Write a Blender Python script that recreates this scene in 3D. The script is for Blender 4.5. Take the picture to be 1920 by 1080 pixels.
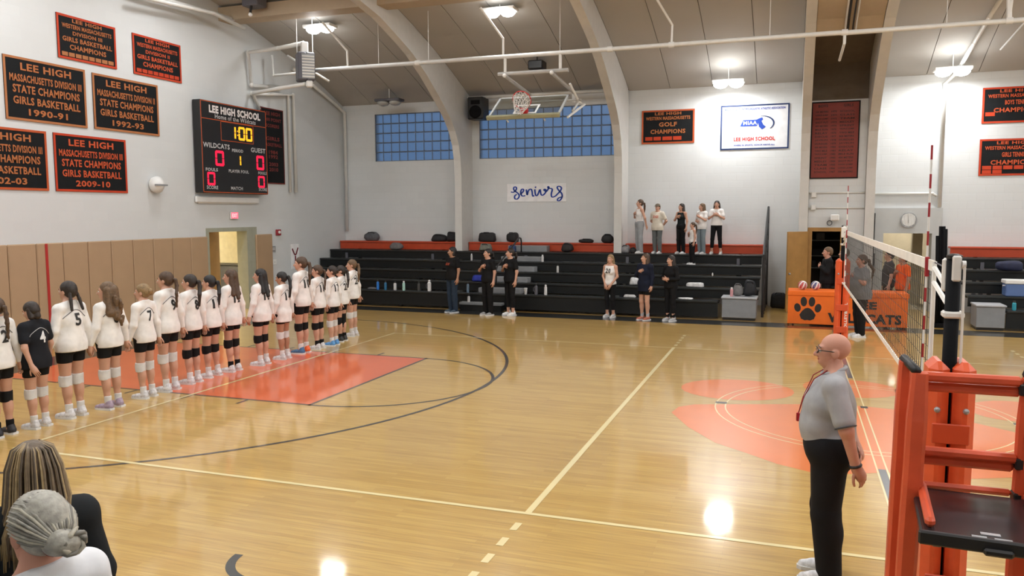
import bpy, math, random
import numpy as np
from mathutils import Vector, Matrix
from mathutils.bvhtree import BVHTree

for o in list(bpy.data.objects):
    bpy.data.objects.remove(o)
random.seed(7)
SC = bpy.context.scene
COL = SC.collection
R = math.radians

# ------------------------------------------------------------------ camera
cam = bpy.data.cameras.new('camera')
cam.sensor_width = 36.0
cam.lens = 28.04
cam.clip_end = 200
camo = bpy.data.objects.new('camera', cam)
COL.objects.link(camo)
yaw, pitch, roll = -0.33776, -0.09355, -0.0028
fw = Vector((math.sin(yaw)*math.cos(pitch), math.cos(yaw)*math.cos(pitch), math.sin(pitch)))
rt0 = Vector((math.cos(yaw), -math.sin(yaw), 0))
up0 = rt0.cross(fw)
rt = rt0*math.cos(roll) + up0*math.sin(roll)
up = -rt0*math.sin(roll) + up0*math.cos(roll)
camo.matrix_world = Matrix(((rt.x, up.x, -fw.x, -0.915), (rt.y, up.y, -fw.y, -6.296),
                            (rt.z, up.z, -fw.z, 2.575), (0, 0, 0, 1)))
SC.camera = camo

# ------------------------------------------------------------------ world (dusk outside the glass block)
W = bpy.data.worlds.new('dusk')
SC.world = W
W.use_nodes = True
bg = W.node_tree.nodes['Background']
bg.inputs[0].default_value = (0.105, 0.18, 0.31, 1)
bg.inputs[1].default_value = 1.0
SC.view_settings.view_transform = 'Standard'
SC.view_settings.look = 'None'
SC.view_settings.exposure = 0.0
SC.view_settings.gamma = 1.0
SC.view_settings.use_curve_mapping = False
LAMP_W = 80.0         # watts of one gym fixture

# room numbers (metres): x along the court, y across it, z up; net plane x=0, near sideline y=0
XL, XR, YF, YN = -14.85, 15.1, 16.8, -7.56
YC, RAD, APEX = 4.62, 31.5, 8.5
def roof(y): return APEX - RAD + math.sqrt(RAD*RAD - (y-YC)**2)

# ------------------------------------------------------------------ materials
MATS = {}
def mat(name, col, rough=0.6, metal=0.0, var=0.06, scale=6.0, bump=0.0, spec=0.5, emit=None, es=1.0, coat=0.0):
    if name in MATS: return MATS[name]
    m = bpy.data.materials.new(name); m.use_nodes = True
    nt = m.node_tree; b = nt.nodes['Principled BSDF']
    b.inputs['Roughness'].default_value = rough
    b.inputs['Metallic'].default_value = metal
    b.inputs['Specular IOR Level'].default_value = spec
    b.inputs['Coat Weight'].default_value = coat
    if emit:
        b.inputs['Base Color'].default_value = (*col, 1)
        b.inputs['Emission Color'].default_value = (*emit, 1)
        b.inputs['Emission Strength'].default_value = es
    else:
        tc = nt.nodes.new('ShaderNodeTexCoord')
        n = nt.nodes.new('ShaderNodeTexNoise'); n.inputs['Scale'].default_value = scale
        n.inputs['Detail'].default_value = 3
        nt.links.new(tc.outputs['Object'], n.inputs['Vector'])
        cr = nt.nodes.new('ShaderNodeValToRGB')
        lo = [max(0, c*(1-var)) for c in col]; hi = [min(1, c*(1+var)) for c in col]
        cr.color_ramp.elements[0].position = 0.3; cr.color_ramp.elements[1].position = 0.7
        cr.color_ramp.elements[0].color = (*lo, 1); cr.color_ramp.elements[1].color = (*hi, 1)
        nt.links.new(n.outputs['Fac'], cr.inputs['Fac'])
        nt.links.new(cr.outputs['Color'], b.inputs['Base Color'])
        if bump:
            bp = nt.nodes.new('ShaderNodeBump'); bp.inputs['Strength'].default_value = bump
            bp.inputs['Distance'].default_value = 0.01
            nt.links.new(n.outputs['Fac'], bp.inputs['Height'])
            nt.links.new(bp.outputs['Normal'], b.inputs['Normal'])
    MATS[name] = m
    return m

def wood_floor():
    m = bpy.data.materials.new('maple_floor'); m.use_nodes = True
    nt = m.node_tree; b = nt.nodes['Principled BSDF']; L = nt.links.new
    tc = nt.nodes.new('ShaderNodeTexCoord')
    br = nt.nodes.new('ShaderNodeTexBrick')
    br.inputs['Scale'].default_value = 1.0
    br.inputs['Brick Width'].default_value = 1.35; br.inputs['Row Height'].default_value = 0.057
    br.inputs['Mortar Size'].default_value = 0.0008
    br.offset = 0.37; br.offset_frequency = 2
    br.inputs['Color1'].default_value = (0.56, 0.365, 0.108, 1)
    br.inputs['Color2'].default_value = (0.48, 0.295, 0.078, 1)
    br.inputs['Mortar'].default_value = (0.36, 0.21, 0.07, 1)
    L(tc.outputs['Object'], br.inputs['Vector'])
    mp = nt.nodes.new('ShaderNodeMapping'); mp.inputs['Scale'].default_value = (0.8, 14, 1)
    L(tc.outputs['Object'], mp.inputs['Vector'])
    n = nt.nodes.new('ShaderNodeTexNoise'); n.inputs['Scale'].default_value = 3; n.inputs['Detail'].default_value = 4
    L(mp.outputs['Vector'], n.inputs['Vector'])
    mx = nt.nodes.new('ShaderNodeMixRGB'); mx.blend_type = 'OVERLAY'; mx.inputs['Fac'].default_value = 0.35
    L(br.outputs['Color'], mx.inputs['Color1']); L(n.outputs['Fac'], mx.inputs['Color2'])
    L(mx.outputs['Color'], b.inputs['Base Color'])
    b.inputs['Roughness'].default_value = 0.32
    b.inputs['Coat Weight'].default_value = 0.75
    b.inputs['Coat Roughness'].default_value = 0.075
    n2 = nt.nodes.new('ShaderNodeTexNoise'); n2.inputs['Scale'].default_value = 2.2
    L(tc.outputs['Object'], n2.inputs['Vector'])
    bp = nt.nodes.new('ShaderNodeBump'); bp.inputs['Strength'].default_value = 0.045; bp.inputs['Distance'].default_value = 0.02
    L(n2.outputs['Fac'], bp.inputs['Height']); L(bp.outputs['Normal'], b.inputs['Coat Normal'])
    return m

def paint(name, col):
    m = mat(name, col, rough=0.35, var=0.05, scale=1.5)
    b = m.node_tree.nodes['Principled BSDF']
    b.inputs['Coat Weight'].default_value = 0.75; b.inputs['Coat Roughness'].default_value = 0.075
    return m

def block_wall(name, col, axis, bump=0.25):
    m = bpy.data.materials.new(name); m.use_nodes = True
    nt = m.node_tree; b = nt.nodes['Principled BSDF']; L = nt.links.new
    tc = nt.nodes.new('ShaderNodeTexCoord')
    sp = nt.nodes.new('ShaderNodeSeparateXYZ'); L(tc.outputs['Object'], sp.inputs[0])
    cb = nt.nodes.new('ShaderNodeCombineXYZ')
    L(sp.outputs['X' if axis == 'x' else 'Y'], cb.inputs[0]); L(sp.outputs['Z'], cb.inputs[1])
    br = nt.nodes.new('ShaderNodeTexBrick'); br.inputs['Scale'].default_value = 1.0
    br.inputs['Brick Width'].default_value = 0.406; br.inputs['Row Height'].default_value = 0.203
    br.inputs['Mortar Size'].default_value = 0.008; br.inputs['Mortar Smooth'].default_value = 0.6
    c = col
    br.inputs['Color1'].default_value = (*c, 1); br.inputs['Color2'].default_value = (*[v*0.97 for v in c], 1)
    br.inputs['Mortar'].default_value = (*[v*(0.95 if axis == 'x' else 0.98) for v in c], 1)
    L(cb.outputs[0], br.inputs['Vector'])
    L(br.outputs['Color'], b.inputs['Base Color'])
    bp = nt.nodes.new('ShaderNodeBump'); bp.inputs['Strength'].default_value = bump; bp.inputs['Distance'].default_value = 0.006
    bp.invert = True
    L(br.outputs['Fac'], bp.inputs['Height']); L(bp.outputs['Normal'], b.inputs['Normal'])
    b.inputs['Roughness'].default_value = 0.55
    return m

def glass_block():
    m = bpy.data.materials.new('glass_block'); m.use_nodes = True
    nt = m.node_tree; b = nt.nodes['Principled BSDF']
    b.inputs['Base Color'].default_value = (0.80, 0.88, 0.97, 1)
    b.inputs['Transmission Weight'].default_value = 1.0
    b.inputs['Roughness'].default_value = 0.3
    b.inputs['IOR'].default_value = 1.35
    tc = nt.nodes.new('ShaderNodeTexCoord')
    n = nt.nodes.new('ShaderNodeTexNoise'); n.inputs['Scale'].default_value = 9
    nt.links.new(tc.outputs['Object'], n.inputs['Vector'])
    bp = nt.nodes.new('ShaderNodeBump'); bp.inputs['Strength'].default_value = 0.15
    nt.links.new(n.outputs['Fac'], bp.inputs['Height']); nt.links.new(bp.outputs['Normal'], b.inputs['Normal'])
    return m

def clear_glass():
    m = bpy.data.materials.new('backboard_glass'); m.use_nodes = True
    nt = m.node_tree
    nt.nodes.clear()
    out = nt.nodes.new('ShaderNodeOutputMaterial'); mix = nt.nodes.new('ShaderNodeMixShader')
    tr = nt.nodes.new('ShaderNodeBsdfTransparent'); gl = nt.nodes.new('ShaderNodeBsdfGlossy')
    tr.inputs[0].default_value = (0.80, 0.84, 0.84, 1); gl.inputs['Roughness'].default_value = 0.05
    gl.inputs[0].default_value = (1, 1, 1, 1)
    mix.inputs[0].default_value = 0.22
    nt.links.new(tr.outputs[0], mix.inputs[1]); nt.links.new(gl.outputs[0], mix.inputs[2])
    nt.links.new(mix.outputs[0], out.inputs[0])
    return m

M_FLOOR = wood_floor()
M_WALLF = block_wall('painted_block_far', (0.66, 0.682, 0.685), 'x')
M_WALLL = block_wall('painted_block_left', (0.66, 0.682, 0.685), 'y', 0.05)
M_CEIL = mat('ceiling_board', (0.45, 0.43, 0.395), 0.85, var=0.03, scale=0.8)
M_SEAM = mat('ceiling_seam', (0.20, 0.18, 0.16), 0.9)
M_ARCH = mat('arch_paint', (0.64, 0.63, 0.60), 0.5, var=0.03)
M_TAN = mat('tan_soffit', (0.46, 0.37, 0.26), 0.6, var=0.03)
M_WHITE = mat('white_enamel', (0.78, 0.78, 0.76), 0.35, var=0.02)
M_PIPE = mat('pipe_paint', (0.72, 0.72, 0.69), 0.4, var=0.03)
M_GREY = mat('grey_steel', (0.33, 0.34, 0.35), 0.45, metal=0.3)
M_DGREY = mat('dark_grey_metal', (0.11, 0.11, 0.13), 0.5)
M_MATTE = mat('matte_black', (0.005, 0.005, 0.006), 0.75, spec=0.12)
M_BLACK = mat('black_plastic', (0.012, 0.012, 0.013), 0.45)
M_BMAT = mat('black_bleacher', (0.007, 0.0085, 0.009), 0.45, var=0.1, spec=0.35)
M_BEDGE = mat('bleacher_seat', (0.016, 0.019, 0.020), 0.34, var=0.1)
M_AISLE = mat('aisle_grey', (0.24, 0.25, 0.26), 0.6)
M_ORANGE = mat('bleacher_orange', (0.50, 0.060, 0.018), 0.4, var=0.06)
M_PADT = mat('wall_pad_tan', (0.42, 0.285, 0.17), 0.5, var=0.04, scale=2)
M_PADR = mat('red_strip', (0.42, 0.02, 0.018), 0.5)
M_POSTPAD = mat('orange_vinyl', (0.72, 0.105, 0.03), 0.38, var=0.08, scale=9, bump=0.15)
M_WOOD = mat('oak_door', (0.38, 0.20, 0.055), 0.45, var=0.12, scale=4)
M_CREAM = mat('cream_hall', (0.74, 0.66, 0.46), 0.7)
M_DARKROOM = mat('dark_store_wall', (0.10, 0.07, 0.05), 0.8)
M_GLASSB = glass_block()
M_MORTAR = mat('mortar_grey', (0.16, 0.19, 0.24), 0.9)
M_LENS = mat('lamp_lens', (1, 1, 1), 0.4, emit=(1.0, 0.98, 0.94), es=14)
P_LINE = paint('line_cream', (0.80, 0.68, 0.36))
P_BLACK = paint('line_black', (0.045, 0.040, 0.035))
P_BAND = paint('band_black', (0.016, 0.018, 0.018))
P_KEY = paint('key_orange', (0.70, 0.125, 0.033))
P_PAW = paint('paw_orange', (0.76, 0.20, 0.045))
P_GREYL = paint('line_grey', (0.10, 0.10, 0.11))

# ------------------------------------------------------------------ mesh helpers
def link(name, verts, faces, m=None, parent=None, smooth=False, loc=None):
    me = bpy.data.meshes.new(name)
    me.from_pydata([tuple(v) for v in verts], [], faces)
    me.validate(clean_customdata=False)
    if smooth:
        me.polygons.foreach_set('use_smooth', [True]*len(me.polygons))
    if m is not None: me.materials.append(m)
    o = bpy.data.objects.new(name, me); COL.objects.link(o)
    if loc is not None: o.location = loc
    if parent is not None: o.parent = parent
    return o

def inst(src, parent, loc, name=None, rot=None):
    o = bpy.data.objects.new(name or src.name.split('.')[0], src.data); COL.objects.link(o)
    o.location = loc; o.parent = parent
    if rot: o.rotation_euler = rot
    return o

def tag(o, label=None, cat=None, group=None, kind=None):
    if label: o['label'] = label
    if cat: o['category'] = cat
    if group: o['group'] = group
    if kind: o['kind'] = kind
    return o

def empty(name, loc=(0, 0, 0), rz=0.0):
    o = bpy.data.objects.new(name, None); COL.objects.link(o)
    o.location = loc; o.rotation_euler = (0, 0, rz); o.empty_display_size = 0.2
    return o

class MB:
    def __init__(s): s.v = []; s.f = []
    def add(s, v, f):
        n = len(s.v); s.v += [tuple(p) for p in v]; s.f += [tuple(i+n for i in q) for q in f]; return s
    def box(s, x0, x1, y0, y1, z0, z1):
        return s.add([(x0,y0,z0),(x1,y0,z0),(x1,y1,z0),(x0,y1,z0),(x0,y0,z1),(x1,y0,z1),(x1,y1,z1),(x0,y1,z1)],
                     [(0,3,2,1),(4,5,6,7),(0,1,5,4),(1,2,6,5),(2,3,7,6),(3,0,4,7)])
    def bbox(s, x0, x1, y0, y1, z0, z1, b=0.01):
        """box with chamfered edges"""
        v = []
        for sx in (0, 1):
            for sy in (0, 1):
                for sz in (0, 1):
                    X, Y, Z = (x1 if sx else x0), (y1 if sy else y0), (z1 if sz else z0)
                    dx, dy, dz = (-b if sx else b), (-b if sy else b), (-b if sz else b)
                    v += [(X, Y+dy, Z+dz), (X+dx, Y, Z+dz), (X+dx, Y+dy, Z)]
        def i(sx, sy, sz, a): return (sx*4+sy*2+sz)*3+a
        f = []
        for sd in (0, 1):
            f.append([i(sd,0,0,0), i(sd,1,0,0), i(sd,1,1,0), i(sd,0,1,0)][::(1 if sd else -1)])
            f.append([i(0,sd,0,1), i(1,sd,0,1), i(1,sd,1,1), i(0,sd,1,1)][::(-1 if sd else 1)])
            f.append([i(0,0,sd,2), i(1,0,sd,2), i(1,1,sd,2), i(0,1,sd,2)][::(1 if sd else -1)])
        for a in (0, 1):
            for c in (0, 1):
                f.append((i(a,c,0,0), i(a,c,0,1), i(a,c,1,1), i(a,c,1,0)))
                f.append((i(a,0,c,0), i(a,0,c,2), i(a,1,c,2), i(a,1,c,0)))
                f.append((i(0,a,c,1), i(0,a,c,2), i(1,a,c,2), i(1,a,c,1)))
                for e in (0, 1): f.append((i(a,c,e,0), i(a,c,e,1), i(a,c,e,2)))
        return s.add(v, f)
    def tube(s, pts, r, n=8, closed=False, caps=True):
        pts = [Vector(p) for p in pts]; N = len(pts)
        rr = r if isinstance(r, (list, tuple)) else [r]*N
        v = []; f = []; ref = None
        for k, p in enumerate(pts):
            if closed: t = pts[(k+1) % N]-pts[k-1]
            else: t = pts[min(k+1, N-1)]-pts[max(k-1, 0)]
            if t.length < 1e-9: t = Vector((0,0,1))
            t.normalize()
            if ref is None:
                ref = Vector((0,0,1)) if abs(t.z) < 0.9 else Vector((1,0,0))
            a = t.cross(ref)
            if a.length < 1e-6: a = t.orthogonal()
            a.normalize(); b = t.cross(a); ref = -b if False else (a.cross(t))
            for j in range(n):
                an = 2*math.pi*j/n
                v.append(p+a*(math.cos(an)*rr[k])+b*(math.sin(an)*rr[k]))
        M = N if closed else N-1
        for k in range(M):
            for j in range(n):
                k2 = (k+1) % N
                f.append((k*n+j, k*n+(j+1) % n, k2*n+(j+1) % n, k2*n+j))
        if caps and not closed:
            f.append(tuple(range(n-1, -1, -1))); f.append(tuple((N-1)*n+j for j in range(n)))
        return s.add(v, f)
    def prism(s, poly, axis, a, b):
        """extrude 2-d polygon (u,v) along axis from a to b"""
        n = len(poly)
        def P(u, w, t):
            return {'x': (t, u, w), 'y': (u, t, w), 'z': (u, w, t)}[axis]
        v = [P(u, w, a) for u, w in poly]+[P(u, w, b) for u, w in poly]
        f = [tuple(range(n-1, -1, -1)), tuple(range(n, 2*n))]
        for i in range(n): f.append((i, (i+1) % n, n+(i+1) % n, n+i))
        return s.add(v, f)
    def lathe(s, prof, n=16, c=(0,0,0)):
        v = []; f = []
        for r, z in prof:
            for j in range(n):
                an = 2*math.pi*j/n
                v.append((c[0]+r*math.cos(an), c[1]+r*math.sin(an), c[2]+z))
        for k in range(len(prof)-1):
            for j in range(n):
                f.append((k*n+j, k*n+(j+1) % n, (k+1)*n+(j+1) % n, (k+1)*n+j))
        f.append(tuple(range(n-1, -1, -1))); f.append(tuple((len(prof)-1)*n+j for j in range(n)))
        return s.add(v, f)
    def ball(s, c, r, n=10, m=7):
        if not isinstance(r, (tuple, list)): r = (r, r, r)
        prof = [(math.sin(math.pi*k/m), -math.cos(math.pi*k/m)) for k in range(m+1)]
        k0 = len(s.v); s.lathe([(max(a, 1e-4), b) for a, b in prof], n)
        for i in range(k0, len(s.v)):
            x, y, z = s.v[i]; s.v[i] = (c[0]+x*r[0], c[1]+y*r[1], c[2]+z*r[2])
        return s
    def xform(s, M):
        s.v = [tuple(M @ Vector(p)) for p in s.v]; return s
    def out(s, name, m=None, parent=None, smooth=False, loc=None):
        return link(name, s.v, s.f, m, parent, smooth, loc)

TXT = {}
def text_geo(txt, bold=0.02):
    """unit text mesh: verts scaled so that bbox is [0,1]x[0,1] (flat), faces"""
    key = (txt, bold)
    if key in TXT: return TXT[key]
    cu = bpy.data.curves.new('t', 'FONT'); cu.body = txt; cu.size = 1; cu.offset = bold; cu.resolution_u = 2
    cu.space_character = 1.08
    ob = bpy.data.objects.new('t', cu); COL.objects.link(ob)
    dg = bpy.context.evaluated_depsgraph_get()
    me = bpy.data.meshes.new_from_object(ob.evaluated_get(dg))
    v = [tuple(q.co) for q in me.vertices]; f = [tuple(q.vertices) for q in me.polygons]
    bpy.data.objects.remove(ob); bpy.data.curves.remove(cu); bpy.data.meshes.remove(me)
    xs = [q[0] for q in v]; ys = [q[1] for q in v]
    x0, x1, y0, y1 = min(xs), max(xs), min(ys), max(ys)
    v = [((q[0]-x0)/(x1-x0), (q[1]-y0)/max(1e-6, (y1-y0))) for q in v]
    TXT[key] = (v, f, (x1-x0)/(y1-y0))
    return TXT[key]

class Plane:
    """2-d drawing plane: o + u*U + v*V, n outward"""
    def __init__(s, o, u, v): s.o = Vector(o); s.u = Vector(u); s.w = Vector(v); s.n = s.u.cross(s.w)
    def p(s, a, b, h=0): return s.o+s.u*a+s.w*b+s.n*h
def flat(name, pl, polys, m, parent, h=0.004, base=0.0):
    """extruded thin shapes on plane"""
    mb = MB()
    for poly in polys:
        n = len(poly)
        v = [pl.p(a, b, base) for a, b in poly]+[pl.p(a, b, base+h) for a, b in poly]
        f = [tuple(range(n-1, -1, -1)), tuple(range(n, 2*n))]+[(i, (i+1) % n, n+(i+1) % n, n+i) for i in range(n)]
        mb.add(v, f)
    return mb.out(name, m, parent)
def text_on(name, pl, txt, cu, cv, w, h, m, parent, lift=0.012, bold=0.03):
    v, f, asp = text_geo(txt, bold)
    if w is None: w = h*asp
    vv = [pl.p(cu+(a-0.5)*w, cv+(b-0.5)*h, lift) for a, b in v]
    return link(name, vv, f, m, parent)
def rect(a0, a1, b0, b1): return [(a0, b0), (a1, b0), (a1, b1), (a0, b1)]
def ellipse(ca, cb, ra, rb, rot=0, n=24):
    c, s_ = math.cos(rot), math.sin(rot)
    return [(ca+ra*math.cos(t)*c-rb*math.sin(t)*s_, cb+ra*math.cos(t)*s_+rb*math.sin(t)*c)
            for t in [2*math.pi*k/n for k in range(n)]]

def holed(mb, axis, t0, t1, u0, u1, z0, z1, holes):
    """wall slab with rectangular holes; axis = normal axis"""
    us = sorted({u0, u1, *[h[0] for h in holes], *[h[1] for h in holes]})
    zs = sorted({z0, z1, *[h[2] for h in holes], *[h[3] for h in holes]})
    for i in range(len(us)-1):
        for j in range(len(zs)-1):
            a, b, c, d = us[i], us[i+1], zs[j], zs[j+1]
            if any(a >= h[0]-1e-6 and b <= h[1]+1e-6 and c >= h[2]-1e-6 and d <= h[3]+1e-6 for h in holes): continue
            if axis == 'y': mb.box(a, b, t0, t1, c, d)
            else: mb.box(t0, t1, a, b, c, d)
    return mb
# ================================================================== THE SETTING
# floor -----------------------------------------------------------------------
fl = MB().box(XL-0.2, XR+0.2, YN-0.2, YF+0.2, -0.12, 0.0).out('floor', M_FLOOR)
tag(fl, kind='structure')
FP = Plane((0, 0, 0), (1, 0, 0), (0, 1, 0))
BBX = -12.8                      # basketball baseline
def arcband(cx, cy, r, w, a0, a1, n=48):
    P = []
    for k in range(n):
        t0 = a0+(a1-a0)*k/n; t1 = a0+(a1-a0)*(k+1)/n
        P.append([(cx+(r-w/2)*math.cos(t0), cy+(r-w/2)*math.sin(t0)), (cx+(r+w/2)*math.cos(t0), cy+(r+w/2)*math.sin(t0)),
                  (cx+(r+w/2)*math.cos(t1), cy+(r+w/2)*math.sin(t1)), (cx+(r-w/2)*math.cos(t1), cy+(r-w/2)*math.sin(t1))])
    return P
def fpaint(name, polys, m, z):
    mb = MB()
    for q in polys: mb.add([(a, b, z) for a, b in q], [tuple(range(len(q)))])
    return mb.out(name, m, fl)
for sgn in (1, -1):
    def X(x): return sgn*x
    def fx(polys): return [[(sgn*a, b) for a, b in q][::sgn] for q in polys]
    fpaint('painted_key', fx([rect(BBX, -7.01, 2.79, 6.45)]), P_KEY, 0.0010)
    fpaint('key_border', fx([rect(BBX, -7.01, 2.765, 2.815), rect(BBX, -7.01, 6.425, 6.475), rect(-7.035, -6.985, 2.765, 6.475)]), P_BLACK, 0.0016)
    fpaint('lane_mark', fx([rect(x-0.025, x+0.025, 2.53, 2.765) for x in (-8.0, -8.95, -9.95, -10.85)]+
                           [rect(x-0.025, x+0.025, 6.475, 6.71) for x in (-8.0, -8.95, -9.95, -10.85)]), P_BLACK, 0.0016)
    fpaint('free_throw_circle', fx(arcband(-7.01, 4.62, 1.83, 0.05, -math.pi/2, math.pi/2)), P_BLACK, 0.0016)
    fpaint('three_point_line', fx(arcband(BBX+1.575, 4.62, 6.02, 0.055, -math.pi/2, math.pi/2, 72)+
                                  [rect(BBX, BBX+1.575, 4.62-6.05, 4.62-5.995), rect(BBX, BBX+1.575, 4.62+5.995, 4.62+6.05)]), P_BLACK, 0.0020)
    fpaint('end_line', fx([rect(-9.0, -8.95, 0, 9)]), P_LINE, 0.0026)
    fpaint('attack_line', fx([rect(-3.03, -2.97, 0, 9)]), P_LINE, 0.0026)
    fpaint('attack_line_dash', fx([rect(-3.03, -2.97, 9.2+0.32*k, 9.36+0.32*k) for k in range(5)]+
                                  [rect(-3.03, -2.97, -0.36-0.32*k, -0.20-0.32*k) for k in range(5)]), P_LINE, 0.0026)
    fpaint('baseline_band', fx([rect(BBX-0.75, BBX, -3.6, 13.0)]), P_BAND, 0.0012)
fpaint('side_line', [rect(-9, 9, 8.95, 9.0), rect(-9, 9, 0.0, 0.05)], P_LINE, 0.0024)
fpaint('sideline_band', [rect(BBX-0.75, -BBX+0.75, 12.45, 13.22), rect(BBX-0.75, -BBX+0.75, -3.8, -3.15)], P_BAND, 0.0014)
paw = [(-2.33, 3.95), (-2.28, 4.28), (-2.1, 4.48), (-1.6, 4.66), (-0.75, 4.95), (0.0, 5.1), (0.62, 5.0), (1.25, 4.62), (1.6, 4.3),
       (1.85, 3.8), (1.75, 3.2), (1.3, 2.5), (0.75, 2.25), (0.05, 2.22), (-0.3, 2.05), (-0.68, 1.98), (-1.0, 2.15), (-1.31, 2.43), (-1.67, 2.73), (-2.04, 3.3)]
fpaint('painted_paw_pad', [paw[::-1]], P_PAW, 0.0010)
for (cx, cy, ra, rb, ro) in ((-1.62, 5.62, 0.80, 0.70, 0.25), (-0.05, 6.22, 0.66, 0.62, 0.2), (1.05, 6.25, 0.5, 0.62, -0.3), (1.85, 5.45, 0.5, 0.62, -0.5)):
    fpaint('painted_paw_toe', [ellipse(cx, cy, ra, rb, ro)], P_PAW, 0.0010)
fpaint('centre_circle', arcband(0, 4.62, 1.83, 0.018, 0, 2*math.pi, 72)+arcband(0, 4.62, 1.70, 0.018, 0, 2*math.pi, 72), P_LINE, 0.0018)
fpaint('circle_mark', [rect(-1.84, -1.69, 4.66, 4.75), rect(1.69, 1.84, 4.66, 4.75), rect(0.0, 0.09, 4.98, 5.09)], P_BAND, 0.0026)
fpaint('centre_line', [rect(-0.035, 0.035, -3.1, 2.3), rect(-0.035, 0.035, 7.0, 12.4)], P_GREYL, 0.0020)
fpaint('centre_line_edge', [rect(-0.055, -0.038, 0.05, 8.95), rect(0.038, 0.055, 0.05, 8.95)], P_LINE, 0.0022)
fpaint('bench_mark', arcband(-4.45, -1.45, 0.36, 0.07, math.pi*1.02, math.pi*1.6, 14), P_BAND, 0.0018)

# far wall with its openings ------------------------------------------------------
WIN1 = (-13.69, -10.53, 4.24, 5.74); WIN2 = (-10.08, -5.67, 4.24, 5.72)
DOORF = (-0.5, 0.6, 0.0, 2.2); HALLF = (1.32, 2.49, 0.0, 2.04)
mb = MB(); holed(mb, 'y', YF, YF+0.3, XL-0.3, XR+0.3, 0, 6.2, [WIN1, WIN2, DOORF, HALLF])
wf = tag(mb.out('wall_far', M_WALLF), kind='structure')
DOORL = (10.22, 11.74, 0.0, 2.13)
mb = MB(); holed(mb, 'x', XL-0.3, XL, YN-0.3, YF, 0, 6.0, [DOORL])
ys = [YN-0.3+(YF-YN+0.3)*k/40 for k in range(41)]
mb.prism([(y, roof(max(y, YN))+0.12) for y in ys][::-1]+[(YN-0.3, 6.0), (YF, 6.0)], 'x', XL-0.3, XL)
wl = tag(mb.out('wall_left', M_WALLL), kind='structure')
mb = MB().box(XR, XR+0.3, YN-0.3, YF, 0, 6.0)
mb.prism([(y, roof(max(y, YN))+0.12) for y in ys][::-1]+[(YN-0.3, 6.0), (YF, 6.0)], 'x', XR, XR+0.3)
tag(mb.out('wall_right', M_WALLL), kind='structure')
tag(MB().box(XL-0.3, XR+0.3, YN-0.3, YN, 0, 6.2).out('wall_near', M_WALLF), kind='structure')

# glass block windows ---------------------------------------------------------------
blk = None
for wi, (wn, skip) in enumerate(((WIN1, 0), (WIN2, 0))):
    x0, x1, z0, z1 = wn
    nc = round((x1-x0)/0.30); nr = 5; cw = (x1-x0)/nc; rh = (z1-z0)/nr
    w = MB()
    w.box(x0, x1, YF+0.02, YF+0.10, z0, z0+0.02).box(x0, x1, YF+0.02, YF+0.10, z1-0.02, z1)
    w.box(x0, x0+0.02, YF+0.02, YF+0.10, z0, z1).box(x1-0.02, x1, YF+0.02, YF+0.10, z0, z1)
    win = tag(w.out('window_%d' % (wi+1), M_MORTAR), kind='structure')
    j = MB()
    for k in range(1, nc): j.box(x0+k*cw-0.012, x0+k*cw+0.012, YF+0.025, YF+0.095, z0+0.02, z1-0.02)
    for k in range(1, nr): j.box(x0+0.02, x1-0.02, YF+0.03, YF+0.09, z0+k*rh-0.012, z0+k*rh+0.012)
    j.out('mortar_joint', M_MORTAR, win)
    hw, hh = cw/2-0.014, rh/2-0.014
    first = None
    for a in range(nc):
        for b in range(nr):
            c = (x0+(a+0.5)*cw, YF+0.06, z0+(b+0.5)*rh)
            if first is None:
                first = MB().bbox(-hw, hw, -0.045, 0.045, -hh, hh, 0.014).out('glass_block', M_GLASSB, win, loc=c)
            else: inst(first, win, c, 'glass_block')

# ceiling -----------------------------------------------------------------------------
def strip(x0, x1, off, th, y0, y1, n=26):
    mb = MB(); v = []
    for k in range(n+1):
        y = y0+(y1-y0)*k/n; z = roof(y)+off
        v += [(x0, y, z), (x1, y, z), (x1, y, z+th), (x0, y, z+th)]
    f = []
    for k in range(n):
        a = 4*k; b = a+4
        f += [(a, b, b+1, a+1), (a+2, b+2, b+3, a+3), (a, a+3, b+3, b), (a+1, b+1, b+2, a+2)]
    f += [(0, 1, 2, 3), (4*n+3, 4*n+2, 4*n+1, 4*n)]
    return mb.add(v, f)
ce = tag(strip(XL-0.3, XR+0.3, 0.03, 0.15, YN, YF+0.3).out('ceiling', M_SEAM), kind='structure')
ARX = [-10.42, -5.56, -0.66, 0.92, 5.8, 10.66]
edges = [XL]+ARX+[XR]
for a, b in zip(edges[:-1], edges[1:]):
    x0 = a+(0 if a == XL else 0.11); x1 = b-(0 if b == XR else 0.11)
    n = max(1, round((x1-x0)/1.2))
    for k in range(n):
        strip(x0+(x1-x0)*k/n+0.008, x0+(x1-x0)*(k+1)/n-0.008, 0.0, 0.03, YN+0.01, YF-0.01, 22).out('ceiling_panel', M_CEIL if b-a > 3 else mat('alcove_shade_brown', (0.13, 0.105, 0.08), 0.8), ce)  # narrow bay between paired arches gets the recess's shade as brown colour

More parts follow.
